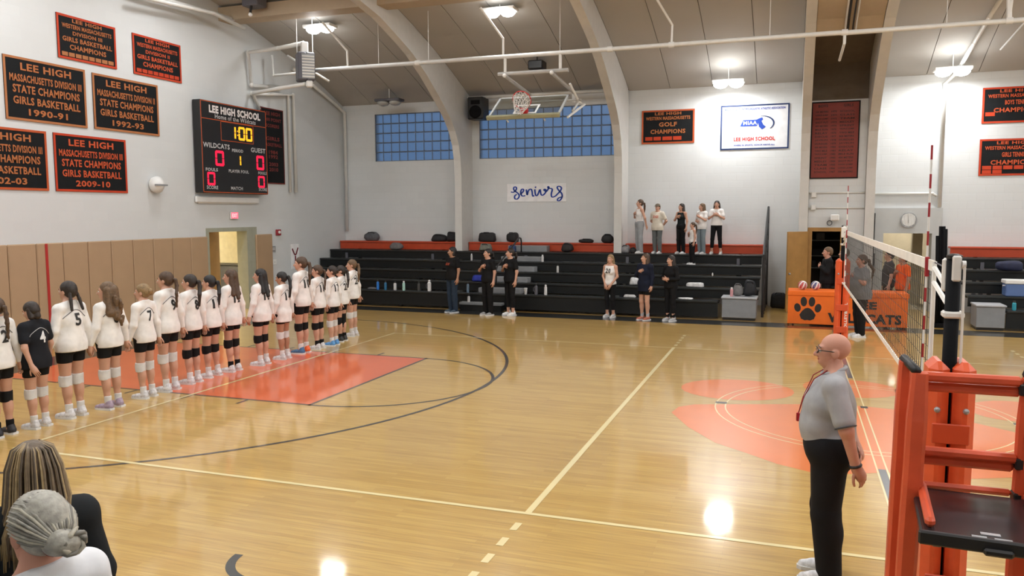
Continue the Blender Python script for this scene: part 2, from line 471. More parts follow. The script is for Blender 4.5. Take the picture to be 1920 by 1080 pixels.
# arches --------------------------------------------------------------------------------
inner = [(15.92, 0), (15.92, 3.7), (15.86, 4.2), (15.72, 4.65), (15.45, 5.03), (15.05, 5.38), (14.5, 5.74), (13.6, 6.28), (12.7, 6.72), (11.1, 7.22), (8.5, 7.66), (6.5, 7.82), (YC, 7.86)]
inner = inner+[(2*YC-y, z) for y, z in inner[-2::-1]]
outer = [(YF-0.005, 0)]+[(y, roof(y)-0.002) for y in [YF-0.005-(YF-YN-0.01)*k/30 for k in range(31)]]+[(YN+0.005, 0)]
for i, ax in enumerate(ARX):
    w = MB(); n = 0
    # side faces as quads between resampled inner / outer chains
    def chain(c, N=60):
        L = [0]
        for p, q in zip(c[:-1], c[1:]): L.append(L[-1]+math.dist(p, q))
        out = []
        for k in range(N+1):
            t = L[-1]*k/N; j = max(jj for jj in range(len(L)) if L[jj] <= t+1e-9); j = min(j, len(c)-2)
            u = (t-L[j])/(L[j+1]-L[j]); out.append((c[j][0]+(c[j+1][0]-c[j][0])*u, c[j][1]+(c[j+1][1]-c[j][1])*u))
        return out
    A = chain(inner, 72); B = chain(outer, 72)
    v = []; f = []
    for k in range(73):
        v += [(ax-0.11, *A[k]), (ax+0.11, *A[k]), (ax+0.11, *B[k]), (ax-0.11, *B[k])]
    for k in range(72):
        a = 4*k; b = a+4
        f += [(a, a+1, b+1, b), (a+1, a+2, b+2, b+1), (a+2, a+3, b+3, b+2), (a+3, a, b, b+3)]
    w.add(v, f)
    tag(w.out('trim_%d' % (i+1), M_ARCH), kind='structure')
# soffit between the paired arches in the middle, with the divider track
so = MB(); S = [(y, z) for y, z in inner if -3.4 < y < 13.0 and z > 6][::1]
S = [(13.15, 6.5)]+S+[(2*YC-13.15, 6.5)]
v = []; f = []
for y, z in S: v += [(-0.54, y, z+0.02), (0.80, y, z+0.02), (0.80, y, z+0.08), (-0.54, y, z+0.08)]
for k in range(len(S)-1):
    a = 4*k; b = a+4; f += [(a, a+1, b+1, b), (a+2, a+3, b+3, b+2), (a+3, a, b, b+3), (a+1, a+2, b+2, b+1)]
f += [(3, 2, 1, 0), (4*len(S)-4, 4*len(S)-3, 4*len(S)-2, 4*len(S)-1)]
sof = tag(so.add(v, f).out('trim_7', M_TAN), kind='structure')
tr = MB()
for dx, wd, dz in ((0.10, 0.05, 0.0), (0.20, 0.035, -0.03)):
    tr.tube([(dx, y, z-0.0+dz) for y, z in S], wd/2, 6)
tr.out('track_slot', M_BLACK, sof)
tr = MB()
for dx in (0.045, 0.26): tr.tube([(dx, y, z-0.03) for y, z in S], 0.018, 6)
tr.out('track_rail', M_PIPE, sof)
# long purlin beams along x
for i, (by, bz) in enumerate(((11.35, 7.47), (2*YC-11.35, 7.47))):
    b = MB(); last = XL
    for a, c in zip(edges[:-1], edges[1:]):
        if abs(c-a) < 3: continue
        b.box(a+(0 if a == XL else 0.11), c-(0 if c == XR else 0.11), by-0.45, by+0.06, bz, roof(by-0.2)-0.02)
    tag(b.out('trim_%d' % (8+i), M_TAN), kind='structure')

# wall pads on the left wall ----------------------------------------------------------
seams = [10.13-0.605*k for k in range(0, 28)]
first = None
for k in range(len(seams)-1):
    y1, y0 = seams[k], seams[k+1]
    if y0 < -6.6: break
    if first is None:
        first = MB().bbox(0.0, 0.06, -0.297, 0.297, 0.0, 1.9, 0.018).out('wall_pad', M_PADT, wl, loc=(XL+0.003, (y0+y1)/2, 0.11))
    else: inst(first, wl, (XL+0.003, (y0+y1)/2, 0.11), 'wall_pad')
MB().bbox(0.0, 0.06, -0.36, 0.36, 0.0, 1.9, 0.018).out('wall_pad', M_PADT, wl, loc=(XL+0.003, 12.42, 0.11))
MB().bbox(0.0, 0.012, -0.03, 0.03, 0, 1.88, 0.004).out('red_strip', M_PADR, wl, loc=(XL+0.064, 5.5, 0.12))
tag(MB().box(XL, XL+0.02, YN, 10.15, 0, 0.1).box(XL, XL+0.02, 12.1, YF, 0, 0.1).out('baseboard_left', M_BLACK), kind='structure')

# left doorway: frame, open leaf, hall behind -------------------------------------------
M_FRAME = mat('door_frame_khaki', (0.36, 0.37, 0.29), 0.5)
dr = tag(MB().box(XL-0.32, XL+0.015, 10.13, 10.235, 0, 2.22).box(XL-0.32, XL+0.015, 11.725, 12.14, 0, 2.22).box(XL-0.32, XL+0.015, 10.235, 11.725, 2.115, 2.22).out('door_1', M_FRAME), kind='structure')
lf = MB().bbox(-0.90, 0, -0.022, 0.022, 0.01, 2.11, 0.005).out('door_leaf', M_WOOD, dr, loc=(XL-0.26, 10.28, 0)); lf.rotation_euler = (0, 0, R(-77))
MB().box(-0.88, -0.02, -0.026, -0.022, 0.03, 0.95).out('kick_plate', M_GREY, lf)
h = MB()
h.box(-19.3, XL-0.3, 9.0, 17.2, -0.12, -0.001).box(-19.4, -19.3, 9.0, 17.2, 0, 3).box(-19.3, XL-0.3, 8.9, 9.0, 0, 3).box(-19.3, XL-0.3, 17.2, 17.3, 0, 3).box(-19.4, XL-0.3, 8.9, 17.3, 3, 3.1)
hall = tag(h.out('wall_hall_left', M_CREAM), kind='structure')
hc = tag(MB().bbox(-19.2, -16.9, 15.2, 15.8, 0.0, 0.90, 0.02).out('display_counter', mat('dark_counter', (0.02, 0.02, 0.025), 0.4)), 'dark waist-high counter in the hall beyond the left doorway', 'counter')
MB().bbox(-19.25, -16.85, 15.15, 15.85, 0.90, 0.94, 0.01).out('counter_top', M_BLACK, hc)
def hall_lamp(loc, watts, lab):
    o = tag(MB().bbox(-0.3, 0.3, -0.6, 0.6, 0, 0.06, 0.01).out('ceiling_lamp', M_WHITE, loc=loc), lab, 'lamp')
    MB().box(-0.27, 0.27, -0.57, 0.57, -0.008, 0).out('diffuser', M_LENS, o)
    l = bpy.data.lights.new('hall_light', 'AREA'); l.shape = 'RECTANGLE'; l.size = 0.5; l.size_y = 1.1; l.energy = watts
    l.color = (1, 0.93, 0.78)
    lo = bpy.data.objects.new('hall_light', l); COL.objects.link(lo); lo.parent = o; lo.location = (0, 0, -0.03)
hall_lamp((-17.4, 13.0, 2.93), 330, 'flat ceiling lamp in the cream hall beyond the left doorway')

# far doorways ---------------------------------------------------------------------------
YA = 16.05
mb = MB(); holed(mb, 'y', YA, YA+0.1, -0.545, 0.805, 0, 5.44, [(-0.44, 0.27, 0.0, 2.09)])
wa = tag(mb.out('wall_alcove', M_WALLF), kind='structure')
MB().box(-0.545, 0.805, YA, YA+0.1, 5.44, 6.42).out('upper_shade_panel', mat('alcove_shade_brown', (0.13, 0.105, 0.08), 0.8), wa)  # dark sheet above the record board, shade under the soffit put into its colour
d2 = tag(MB().box(-0.54, -0.43, YA-0.04, YA+0.12, 0, 2.18).box(0.26, 0.42, YA-0.04, YA+0.12, 0, 2.18).box(-0.43, 0.26, YA-0.04, YA+0.12, 2.08, 2.18).out('door_2', M_WOOD), kind='structure')
lf = MB().bbox(-0.71, 0, -0.022, 0.022, 0.01, 2.08, 0.005).out('door_leaf', M_WOOD, d2, loc=(-0.54, 15.88, 0)); lf.rotation_euler = (0, 0, R(46))
MB().ball((-0.65, -0.05, 1.0), 0.03).out('door_knob', M_GREY, lf, True)
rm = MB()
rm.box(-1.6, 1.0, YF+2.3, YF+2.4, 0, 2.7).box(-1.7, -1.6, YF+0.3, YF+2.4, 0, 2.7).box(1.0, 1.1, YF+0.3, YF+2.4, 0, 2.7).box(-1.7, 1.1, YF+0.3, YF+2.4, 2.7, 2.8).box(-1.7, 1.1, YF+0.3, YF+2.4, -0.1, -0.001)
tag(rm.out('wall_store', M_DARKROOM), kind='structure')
sh = tag(empty('storage_shelf', (-0.1, YF+1.9, 0)), 'tall metal shelf in the dark store room behind the open wooden door', 'shelf')
for z in (0.4, 0.95, 1.3, 1.75): MB().box(-0.7, 0.7, -0.2, 0.2, z, z+0.03).out('shelf_board', M_GREY, sh)
for x in (-0.7, 0.68):
    for y in (-0.2, 0.18): MB().box(x, x+0.02, y, y+0.02, 0, 1.9).out('upright', M_GREY, sh)
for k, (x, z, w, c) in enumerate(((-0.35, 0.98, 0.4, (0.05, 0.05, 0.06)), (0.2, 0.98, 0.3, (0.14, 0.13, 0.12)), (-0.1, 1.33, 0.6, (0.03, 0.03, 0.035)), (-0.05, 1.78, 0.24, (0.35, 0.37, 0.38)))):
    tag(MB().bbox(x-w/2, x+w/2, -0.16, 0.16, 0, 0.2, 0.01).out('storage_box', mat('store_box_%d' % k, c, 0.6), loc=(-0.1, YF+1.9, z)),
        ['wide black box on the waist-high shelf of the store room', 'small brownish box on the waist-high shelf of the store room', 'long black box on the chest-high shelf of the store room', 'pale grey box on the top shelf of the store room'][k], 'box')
M_PORTAL = mat('portal_grey_paint', (0.50, 0.51, 0.50), 0.5, var=0.02)
d3 = tag(MB().box(1.11, 1.335, YF-0.10, YF+0.32, 0, 2.68).box(2.475, 2.70, YF-0.10, YF+0.32, 0, 2.68).box(1.335, 2.475, YF-0.10, YF+0.32, 2.025, 2.68).out('door_3', M_PORTAL), kind='structure')
h = MB().box(1.1, 4.2, YF+3.6, YF+3.7, 0, 2.6).box(1.0, 1.1, YF+0.3, YF+3.7, 0, 2.6).box(4.2, 4.3, YF+0.3, YF+3.7, 0, 2.6).box(1.0, 4.3, YF+0.3, YF+3.7, 2.6, 2.7).box(1.0, 4.3, YF+0.3, YF+3.7, -0.1, -0.001)
h.box(2.25, 2.5, YF+1.6, YF+1.85, 0, 2.6)
tag(h.out('wall_hall_far', mat('hall_tan', (0.50, 0.43, 0.30), 0.7)), kind='structure')
hall_lamp((2.2, YF+2.4, 2.53), 14, 'flat ceiling lamp in the tan passage behind the scorer table')

# ================================================================== LAMPS
def fixture(x, y, lit, label, drop=0.42, kind=0):
    z = roof(y)-drop
    o = empty('gym_lamp', (x, y, z)); tag(o, label, 'lamp', 'ceiling lamps of the gym')
    MB().bbox(-0.42, 0.42, -0.2, 0.2, 0.02, 0.10, 0.02).out('housing', M_WHITE if lit else M_DGREY, o)
    MB().tube([(0, 0, 0.09), (0, 0, drop-0.01)], 0.012, 6).out('stem', M_PIPE, o)
    lm = M_LENS if lit else mat('lamp_lens_off', (0.45, 0.45, 0.43), 0.3)
    for sx in (-0.20, 0.20):
        MB().lathe([(0.05, -0.11), (0.13, -0.085), (0.185, -0.03), (0.19, 0.02)], 16, (sx, 0, 0)).out('lens', lm, o, True)
    if lit:
        l = bpy.data.lights.new('gym_light', 'AREA'); l.shape = 'RECTANGLE'; l.size = 0.6; l.size_y = 0.3
        l.energy = LAMP_W*lit; l.color = (0.97, 0.985, 1.0)
        lo = bpy.data.objects.new('gym_light', l); COL.objects.link(lo); lo.parent = o; lo.location = (0, 0, -0.13)
        p = bpy.data.lights.new('gym_glow', 'POINT'); p.energy = LAMP_W*0.42*lit; p.shadow_soft_size = 0.14; p.color = (0.97, 0.985, 1.0)
        po = bpy.data.objects.new('gym_glow', p); COL.objects.link(po); po.parent = o; po.location = (0, -0.32, -0.02)
    return o
BX = [-12.7, -7.7, -2.63, 2.65, 8.2, 13.0]
rowname = {15.95: 'along the far wall', 12.2: 'over the far sideline', 8.3: 'over the far attack zone', 4.3: 'over mid court', 0.4: 'over the near sideline', -3.6: 'over the near bleachers'}
bayname = ['in the leftmost roof bay', 'in the roof bay of the folded hoop', 'just left of the paired arches', 'just right of the paired arches', 'in the second bay from the right', 'in the rightmost roof bay']
for yi, y in enumerate((15.95, 12.2, 8.3, 4.3, 0.4, -3.6)):
    for xi, x in enumerate(BX):
        lit = 1.0
        if y > 15 and xi < 2: lit = 0
        if y == 12.2 and xi in (2, 3): continue
        if y > 15 and xi == 1: continue
        if y == 12.2 and xi < 2: lit = 0.3
        if y == 8.3 and xi < 2: lit = 0.75
        fixture(x, y, lit, ('lit' if lit else 'unlit')+' gym lamp '+rowname[y]+' '+bayname[xi], drop=0.20 if y == 12.2 else 0.42)
# ================================================================== BANNERS AND SIGNS
M_BCLOTH = mat('banner_black', (0.012, 0.013, 0.014), 0.7, spec=0.12)
M_BORD = mat('banner_orange', (0.50, 0.10, 0.035), 0.6, spec=0.12)
M_BORD2 = mat('banner_tan', (0.42, 0.17, 0.07), 0.6, spec=0.12)
M_BORDR = mat('banner_red', (0.52, 0.06, 0.025), 0.6, spec=0.12)
M_BLET = mat('letter_orange', (0.44, 0.155, 0.058), 0.6, spec=0.12)
M_BLETR = mat('letter_red', (0.56, 0.10, 0.04), 0.6, spec=0.12)
M_WCLOTH = mat('banner_white', (0.74, 0.75, 0.77), 0.6, spec=0.12)
M_BLUE = mat('ink_blue', (0.03, 0.07, 0.36), 0.6, spec=0.12)
M_NAVY = mat('ink_navy', (0.03, 0.05, 0.13), 0.6, spec=0.12)
M_REDINK = mat('ink_red', (0.62, 0.03, 0.02), 0.6, spec=0.12)
def wall_plane(side, a0, z0):
    if side == 'L': return Plane((XL+0.012, a0, z0), (0, 1, 0), (0, 0, 1))
    return Plane((a0, YF-0.012, z0), (1, 0, 0), (0, 0, 1))
def banner(side, a0, a1, z0, z1, label, lines, cloth=M_BCLOTH, bord=M_BORD, bw=0.045, tilt=0.0, patches=()):
    pl = wall_plane(side, a0, z0)
    if tilt: pl.u = (pl.u*math.cos(tilt)+pl.w*math.sin(tilt)); pl.w = pl.n.cross(pl.u)
    w, h = a1-a0, z1-z0
    n = 14; v = []; f = []
    for k in range(n+1):
        a = w*k/n
        wob = 0.006*math.sin(k*1.3+a0)
        v += [pl.p(a, 0, 0.004+wob*0.6), pl.p(a, h, 0.004), pl.p(a, h, -0.008), pl.p(a, 0, -0.008)]
    for k in range(n):
        i = 4*k; j = i+4; f += [(i, j, j+1, i+1), (i+2, j+2, j+3, i+3), (i+1, j+1, j+2, i+2), (i+3, j+3, j, i)]
    f += [(0, 1, 2, 3), (4*n+3, 4*n+2, 4*n+1, 4*n)]
    b = link('banner', v, f, cloth); tag(b, label, 'banner')
    flat('border', pl, [rect(0, w, 0, bw), rect(0, w, h-bw, h), rect(0, bw, bw, h-bw), rect(w-bw, w, bw, h-bw)], bord, b, 0.004, 0.008)
    for t, cv, hh, ww, m in lines:
        text_on('lettering', pl, t, w/2, cv*h, ww*w if ww else None, hh*h, m, b, 0.013)
    for (p0, p1, q0, q1, m) in patches:
        flat('year_patch', pl, [rect(p0*w, p1*w, q0*h, q1*h)], m, b, 0.003, 0.009)
    return b
def champs(side, a0, a1, z0, z1, label, l2, yr, ml, bord, l3='STATE CHAMPIONS', l4='GIRLS BASKETBALL'):
    banner(side, a0, a1, z0, z1, label, [('LEE HIGH', 0.855, 0.12, 0.62, ml), (l2, 0.67, 0.12, 0.88, ml), (l3, 0.50, 0.13, 0.82, ml),
           (l4, 0.32, 0.125, 0.82, ml), (yr, 0.145, 0.11, 0.48, ml)], bord=bord)
champs('L', 4.85, 6.68, 4.36, 5.55, 'black state champions banner for 1990-91 with tan border on the left wall', 'MASSACHUSETTS DIVISION III', '1990-91', M_BLET, M_BORD2)
champs('L', 6.86, 8.69, 4.37, 5.53, 'black state champions banner for 1992-93 with orange border on the left wall', 'MASSACHUSETTS DIVISION II', '1992-93', M_BLET, M_BORD2)
champs('L', 3.86, 5.68, 3.04, 4.20, 'black state champions banner for 2002-03 cut by the left edge of the photo', 'MASSACHUSETTS DIVISION III', '2002-03', M_BLET, M_BORD)
champs('L', 5.84, 7.67, 3.04, 4.20, 'black state champions banner for 2009-10 with red border, lowest on the left wall', 'MASSACHUSETTS DIVISION III', '2009-10', M_BLETR, M_BORDR)
PT = [(0.06+0.112*k, 0.06+0.112*k+0.095, 0.07, 0.16, M_BORD2) for k in range(8)]
def wm(side, a0, a1, z0, z1, label, mid, ml, bord, pt, l5='CHAMPIONS'):
    ls = [('LEE HIGH', 0.89, 0.085, 0.5, ml), ('WESTERN MASSACHUSETTS', 0.755, 0.10, 0.84, ml)]
    if len(mid) == 2: ls += [(mid[0], 0.61, 0.09, 0.5, ml), (mid[1], 0.46, 0.11, 0.84, ml), (l5, 0.29, 0.12, 0.62, ml)]
    else: ls += [(mid[0], 0.57, 0.13, 0.34, ml), (l5, 0.36, 0.13, 0.66, ml)]
    banner(side, a0, a1, z0, z1, label, ls, bord=bord, patches=pt)
wm('L', 6.06, 7.53, 5.70, 6.58, 'small black regional girls basketball banner at the top left of the left wall', ('DIVISION III', 'GIRLS BASKETBALL'), M_BLET, M_BORDR, PT)
wm('L', 8.0, 9.48, 5.69, 6.58, 'small black regional girls basketball banner nearest the unit heater', ('DIVISION II', 'GIRLS BASKETBALL'), M_BLETR, M_BORDR, [(a, b, c, d, M_BORDR) for a, b, c, d, _ in PT])
wm('F', -5.07, -3.59, 4.53, 5.47, 'black golf champions banner hanging left of the white framed banner', ('GOLF',), M_BLET, M_BORD,
   [(0.07, 0.21, 0.1, 0.21, M_BORDR), (0.23, 0.37, 0.1, 0.21, M_BORDR), (0.40, 0.58, 0.1, 0.21, M_BORDR), (0.60, 0.76, 0.1, 0.21, M_BORDR)])
wm('F', 3.48, 4.98, 4.78, 5.66, 'black boys tennis champions banner with red border, upper right', ('BOYS TENNIS',), M_BLETR, M_BORDR, [(0.05, 0.19, 0.2, 0.31, M_BORDR)])
wm('F', 3.47, 4.97, 3.48, 4.39, 'black girls tennis champions banner with red border, lower right', ('GIRLS TENNIS',), M_BLETR, M_BORDR,
   [(0.05+0.155*k, 0.185+0.155*k, 0.17, 0.27, M_BORDR) for k in range(5)]+[(0.05+0.155*k, 0.185+0.155*k, 0.055, 0.155, M_BORDR) for k in range(2)])
# white framed association banner
b = banner('F', -2.88, -1.08, 4.30, 5.51, 'white athletic association banner with navy frame on the far wall',
           [('MASSACHUSETTS INTERSCHOLASTIC ATHLETIC ASSOCIATION', 0.905, 0.05, 0.88, M_BLUE), ('LEE HIGH SCHOOL', 0.235, 0.085, 0.60, M_REDINK),
            ('WHERE IN SPORTS, HONOR ABOVE ALL', 0.095, 0.04, 0.60, M_BLUE)], cloth=M_WCLOTH, bord=M_NAVY, bw=0.04)
pl = wall_plane('F', -2.88, 4.30)
flat('logo_panel', pl, [[(0.52, 0.63), (0.96, 0.63), (1.02, 0.80), (0.60, 0.80)]], M_BLUE, b, 0.003, 0.010)
flat('logo_state_shape', pl, [[(0.90, 0.78), (0.99, 0.72), (1.02, 0.60), (1.10, 0.53), (1.20, 0.60), (1.13, 0.66), (1.08, 0.76), (1.12, 0.80), (1.10, 0.86), (1.04, 0.84)]], M_BLUE, b, 0.003, 0.0105)
arc = []
for k in range(14):
    t0 = R(100-150*k/14); t1 = R(100-150*(k+1)/14); wd = 0.012+0.03*math.sin(math.pi*k/14)
    arc.append([(1.12+0.30*math.cos(t0), 0.70+0.20*math.sin(t0)), (1.12+(0.30-wd)*math.cos(t0), 0.70+(0.20-wd)*math.sin(t0)), (1.12+(0.30-wd)*math.cos(t1), 0.70+(0.20-wd)*math.sin(t1)), (1.12+0.30*math.cos(t1), 0.70+0.20*math.sin(t1))])
flat('logo_swoosh', pl, [q[::-1] for q in arc], M_NAVY, b, 0.003, 0.010)
text_on('logo_lettering', pl, 'MIAA', 0.785, 0.715, 0.36, 0.10, M_WCLOTH, b, 0.016)
# seniors poster, hand lettered
M_PAPER = mat('paper_offwhite', (0.84, 0.84, 0.85), 0.8)
pl = wall_plane('F', -9.17, 2.92)
po = flat('poster', pl, [rect(0, 1.87, 0, 0.54)], M_PAPER, None, 0.004, 0.0); tag(po, 'off-white paper poster lettered seniors in blue on the far wall', 'poster')
def stroke(name, pts, wd, m, parent, pl, lift=0.006):
    P = [Vector((a, b, 0)) for a, b in pts]; q = []
    for _ in range(2):
        n = [P[0]]
        for a, c in zip(P[:-1], P[1:]): n += [a*0.75+c*0.25, a*0.25+c*0.75]
        P = n+[P[-1]]
    mb = MB(); v = []
    for k, p_ in enumerate(P):
        t = P[min(k+1, len(P)-1)]-P[max(0, k-1)]; t.normalize(); nn = Vector((-t.y, t.x, 0)); w = wd*(0.55+0.45*abs(t.y))
        v += [pl.p(p_.x+nn.x*w, p_.y+nn.y*w, lift), pl.p(p_.x-nn.x*w, p_.y-nn.y*w, lift)]
    mb.add(v, [(2*k, 2*k+1, 2*k+3, 2*k+2) for k in range(len(P)-1)])
    return mb.out(name, m, parent)
SX = lambda x: (x-265)/1320*1.87
SY = lambda y: (590-y)/470*0.54
def sp(*pp): return [(SX(a), SY(b_)) for a, b_ in pp]
for s_ in (sp((350, 330), (420, 345), (490, 250), (460, 190), (410, 215), (420, 290), (520, 370), (550, 440), (500, 530), (430, 510), (440, 420), (490, 400)),
           sp((560, 400), (640, 320), (640, 260), (590, 260), (570, 350), (600, 450), (680, 430)), sp((700, 270), (720, 450), (740, 300), (800, 250), (830, 300), (840, 460), (880, 430)),
           sp((890, 270), (905, 430), (950, 440), (1000, 280)), sp((900, 200), (915, 230)), sp((1010, 270), (1030, 430), (1090, 420), (1150, 320), (1120, 260), (1085, 290), (1140, 330)),
           sp((1150, 330), (1210, 230), (1190, 195), (1175, 230), (1220, 250), (1290, 260), (1250, 400), (1270, 490), (1350, 450)),
           sp((1350, 450), (1450, 330), (1490, 240), (1430, 190), (1375, 220), (1420, 310), (1490, 380), (1500, 480), (1440, 580), (1380, 560), (1420, 490), (1510, 470))):
    stroke('lettering', s_, 0.026, M_BLUE, po, pl)
# record boards
def record_board(side, a0, a1, z0, z1, label, dark=False):
    pl = wall_plane(side, a0, z0)
    if side == 'F': pl.o.y = YA-0.012
    w, h = a1-a0, z1-z0
    c1 = mat('record_red_shaded', (0.20, 0.024, 0.013), 0.6) if not dark else M_BCLOTH  # board red darkened to carry the alcove's shadow
    o = flat('record_board', pl, [rect(0, w, 0, h)], c1, None, 0.012, 0); tag(o, label, 'board')
    flat('border', pl, [rect(0, w, 0, 0.03), rect(0, w, h-0.03, h), rect(0, 0.03, 0.03, h-0.03), rect(w-0.03, w, 0.03, h-0.03)], M_BCLOTH if not dark else mat('dim_red', (0.16, 0.02, 0.015), 0.6), o, 0.006, 0.010)
    inkm = mat('record_ink', (0.035, 0.008, 0.006), 0.6) if not dark else mat('record_ink_red', (0.17, 0.022, 0.016), 0.6)
    names = ['100 METERS', 'LONG JUMP', 'HIGH JUMP', 'SHOT PUT', '400 METERS', 'MILE RUN', 'RELAY', 'DISCUS', 'JAVELIN', 'HURDLES', '800 METERS', 'TWO MILE', 'TRIPLE JUMP', 'SPRINT', 'MEDLEY', 'TEAM', 'CLASS', 'SCHOOL']
    if not dark:
        text_on('lettering', pl, 'BOYS', 0.24*w, 0.945*h, 0.2*w, 0.035*h, inkm, o, 0.014); text_on('lettering', pl, 'GIRLS', 0.76*w, 0.945*h, 0.2*w, 0.035*h, inkm, o, 0.014)
        for k, nme in enumerate(names):
            z = (0.87-0.046*k)*h
            text_on('record_line', pl, nme, 0.22*w, z, 0.26*w, 0.024*h, inkm, o, 0.014)
            text_on('record_line', pl, '19%02d' % (70+k), 0.47*w, z, 0.11*w, 0.024*h, inkm, o, 0.014)
            text_on('record_line', pl, names[-1-k], 0.74*w, z, 0.30*w, 0.024*h, inkm, o, 0.014)
    else:
        for t, cv, hh, ww in (('LEE HIGH', 0.93, 0.05, 0.7), ('1000 POINT', 0.85, 0.045, 0.8), ('SCORERS', 0.77, 0.045, 0.6), ('GIRLS', 0.60, 0.05, 0.6), ('BASKETBALL', 0.52, 0.045, 0.8), ('1984', 0.42, 0.05, 0.4), ('1992', 0.36, 0.05, 0.4), ('2003', 0.26, 0.05, 0.4), ('2010', 0.19, 0.05, 0.4)):
            text_on('lettering', pl, t, 0.5*w, cv*h, ww*w, hh*h, inkm, o, 0.014)
record_board('F', -0.54, 0.62, 3.44, 5.40, 'tall red record board in a black frame above the open wooden door')
record_board('L', 12.47, 13.5, 3.42, 5.52, 'dark scorers board with dim red letters right of the scoreboard', True)

# scoreboard ---------------------------------------------------------------------------
y0, y1, z0, z1 = 9.78, 12.36, 3.10, 5.36
sb = tag(MB().bbox(XL+0.03, XL+0.27, y0, y1, z0, z1, 0.015).out('scoreboard', M_BLACK), 'large black electronic scoreboard showing 1:00 on the left wall', 'scoreboard')
pl = Plane((XL+0.27, y0, z0), (0, 1, 0), (0, 0, 1)); w, h = y1-y0, z1-z0
MB().box(XL, XL+0.03, y0+0.2, y0+0.3, z0+0.2, z1-0.2).box(XL, XL+0.03, y1-0.3, y1-0.2, z0+0.2, z1-0.2).out('wall_bracket', M_GREY, sb)
def frame(a0, a1, b0, b1, t): return [rect(a0, a1, b0, b0+t), rect(a0, a1, b1-t, b1), rect(a0, a0+t, b0, b1), rect(a1-t, a1, b0, b1)]
flat('border', pl, frame(0.01, w-0.01, 0.01, h-0.01, 0.02)+[rect(0.01, w-0.01, 0.80*h, 0.80*h+0.018)]+frame(0.28*w, 0.78*w, 0.585*h, 0.80*h, 0.016), M_BORD, sb, 0.004, 0.0)
M_SBT = mat('board_lettering', (0.62, 0.62, 0.62), 0.5)
M_SBW = mat('board_sign_white', (0.85, 0.80, 0.78), 0.5)
text_on('lettering', pl, 'LEE HIGH SCHOOL', 0.51*w, 0.915*h, 0.78*w, 0.085*h, M_SBW, sb, 0.006, 0.05)
text_on('lettering', pl, 'Home of the Wildcats', 0.51*w, 0.843*h, 0.62*w, 0.05*h, M_SBT, sb, 0.006, 0.01)
for t, a, b_, ww, hh in (('WILDCATS', 0.21, 0.52, 0.38, 0.055), ('GUEST', 0.85, 0.52, 0.24, 0.055), ('PERIOD', 0.52, 0.49, 0.17, 0.035), ('FOULS', 0.13, 0.255, 0.17, 0.035), ('PLAYER FOUL', 0.53, 0.255, 0.31, 0.035),
                         ('FOULS', 0.91, 0.255, 0.14, 0.035), ('SCORE', 0.13, 0.06, 0.16, 0.038), ('MATCH', 0.49, 0.06, 0.18, 0.038), ('SCORE', 0.91, 0.06, 0.14, 0.038)):
    text_on('lettering', pl, t, a*w, b_*h, ww*w, hh*h, M_SBT, sb, 0.006, 0.02)
M_LEDR = mat('led_red', (0.5, 0, 0.03), 0.4, emit=(1.0, 0.015, 0.06), es=1.1)
M_LEDA = mat('led_amber', (0.5, 0.3, 0), 0.4, emit=(1.0, 0.42, 0.02), es=1.3)
def digit(ch, ca, cb, dw, dh, m):
    t = dh*0.17; on = {'0': 'abcdef', '1': 'bc'}[ch]; P = []
    a0, a1, b0, b1 = ca-dw/2, ca+dw/2, cb-dh/2, cb+dh/2
    seg = {'a': rect(a0+t*0.4, a1-t*0.4, b1-t, b1), 'd': rect(a0+t*0.4, a1-t*0.4, b0, b0+t), 'b': rect(a1-t, a1, cb+t*0.15, b1-t*0.4), 'c': rect(a1-t, a1, b0+t*0.4, cb-t*0.15),
           'f': rect(a0, a0+t, cb+t*0.15, b1-t*0.4), 'e': rect(a0, a0+t, b0+t*0.4, cb-t*0.15)}
    flat('digit', pl, [seg[s_] for s_ in on], m, sb, 0.004, 0.0)
digit('1', 0.46*w, 0.69*h, 0.09*w, 0.15*h, M_LEDA); digit('0', 0.595*w, 0.69*h, 0.10*w, 0.155*h, M_LEDA); digit('0', 0.71*w, 0.69*h, 0.10*w, 0.155*h, M_LEDA)
flat('colon', pl, [rect(0.525*w, 0.537*w, 0.66*h, 0.675*h), rect(0.525*w, 0.537*w, 0.705*h, 0.72*h)], M_LEDA, sb, 0.004, 0)
digit('0', 0.25*w, 0.385*h, 0.125*w, 0.17*h, M_LEDR); digit('0', 0.88*w, 0.375*h, 0.125*w, 0.17*h, M_LEDR); digit('1', 0.53*w, 0.38*h, 0.08*w, 0.12*h, M_LEDA)
digit('0', 0.12*w, 0.155*h, 0.11*w, 0.145*h, M_LEDR); digit('0', 0.89*w, 0.15*h, 0.11*w, 0.14*h, M_LEDR)

# small fittings on the left wall ---------------------------------------------------------
hn = tag(MB().lathe([(0.02, 0), (0.17, 0.02), (0.19, 0.08), (0.19, 0.14), (0.10, 0.24), (0.03, 0.27)], 18).xform(Matrix.Translation((XL+0.002, 8.45, 3.25)) @ Matrix.Rotation(R(90), 4, 'Y') @ Matrix.Scale(1.0, 4)).out('wall_dome', M_WHITE, smooth=True), 'white round domed fitting on the left wall below the banners', 'speaker')
MB().box(XL+0.19, XL+0.275, 8.29, 8.61, 3.22, 3.26).out('visor', M_GREY, hn)
ex = tag(MB().bbox(XL+0.005, XL+0.06, 11.04, 11.34, 2.44, 2.63, 0.01).out('exit_sign', M_WHITE), 'small glowing red exit sign above the left doorway', 'sign')
plx = Plane((XL+0.06, 11.04, 2.44), (0, 1, 0), (0, 0, 1))
flat('sign_face', plx, [rect(0.015, 0.285, 0.015, 0.175)], mat('exit_glow', (0.6, 0.05, 0.08), 0.5, emit=(1.0, 0.16, 0.24), es=1.0), ex, 0.003)
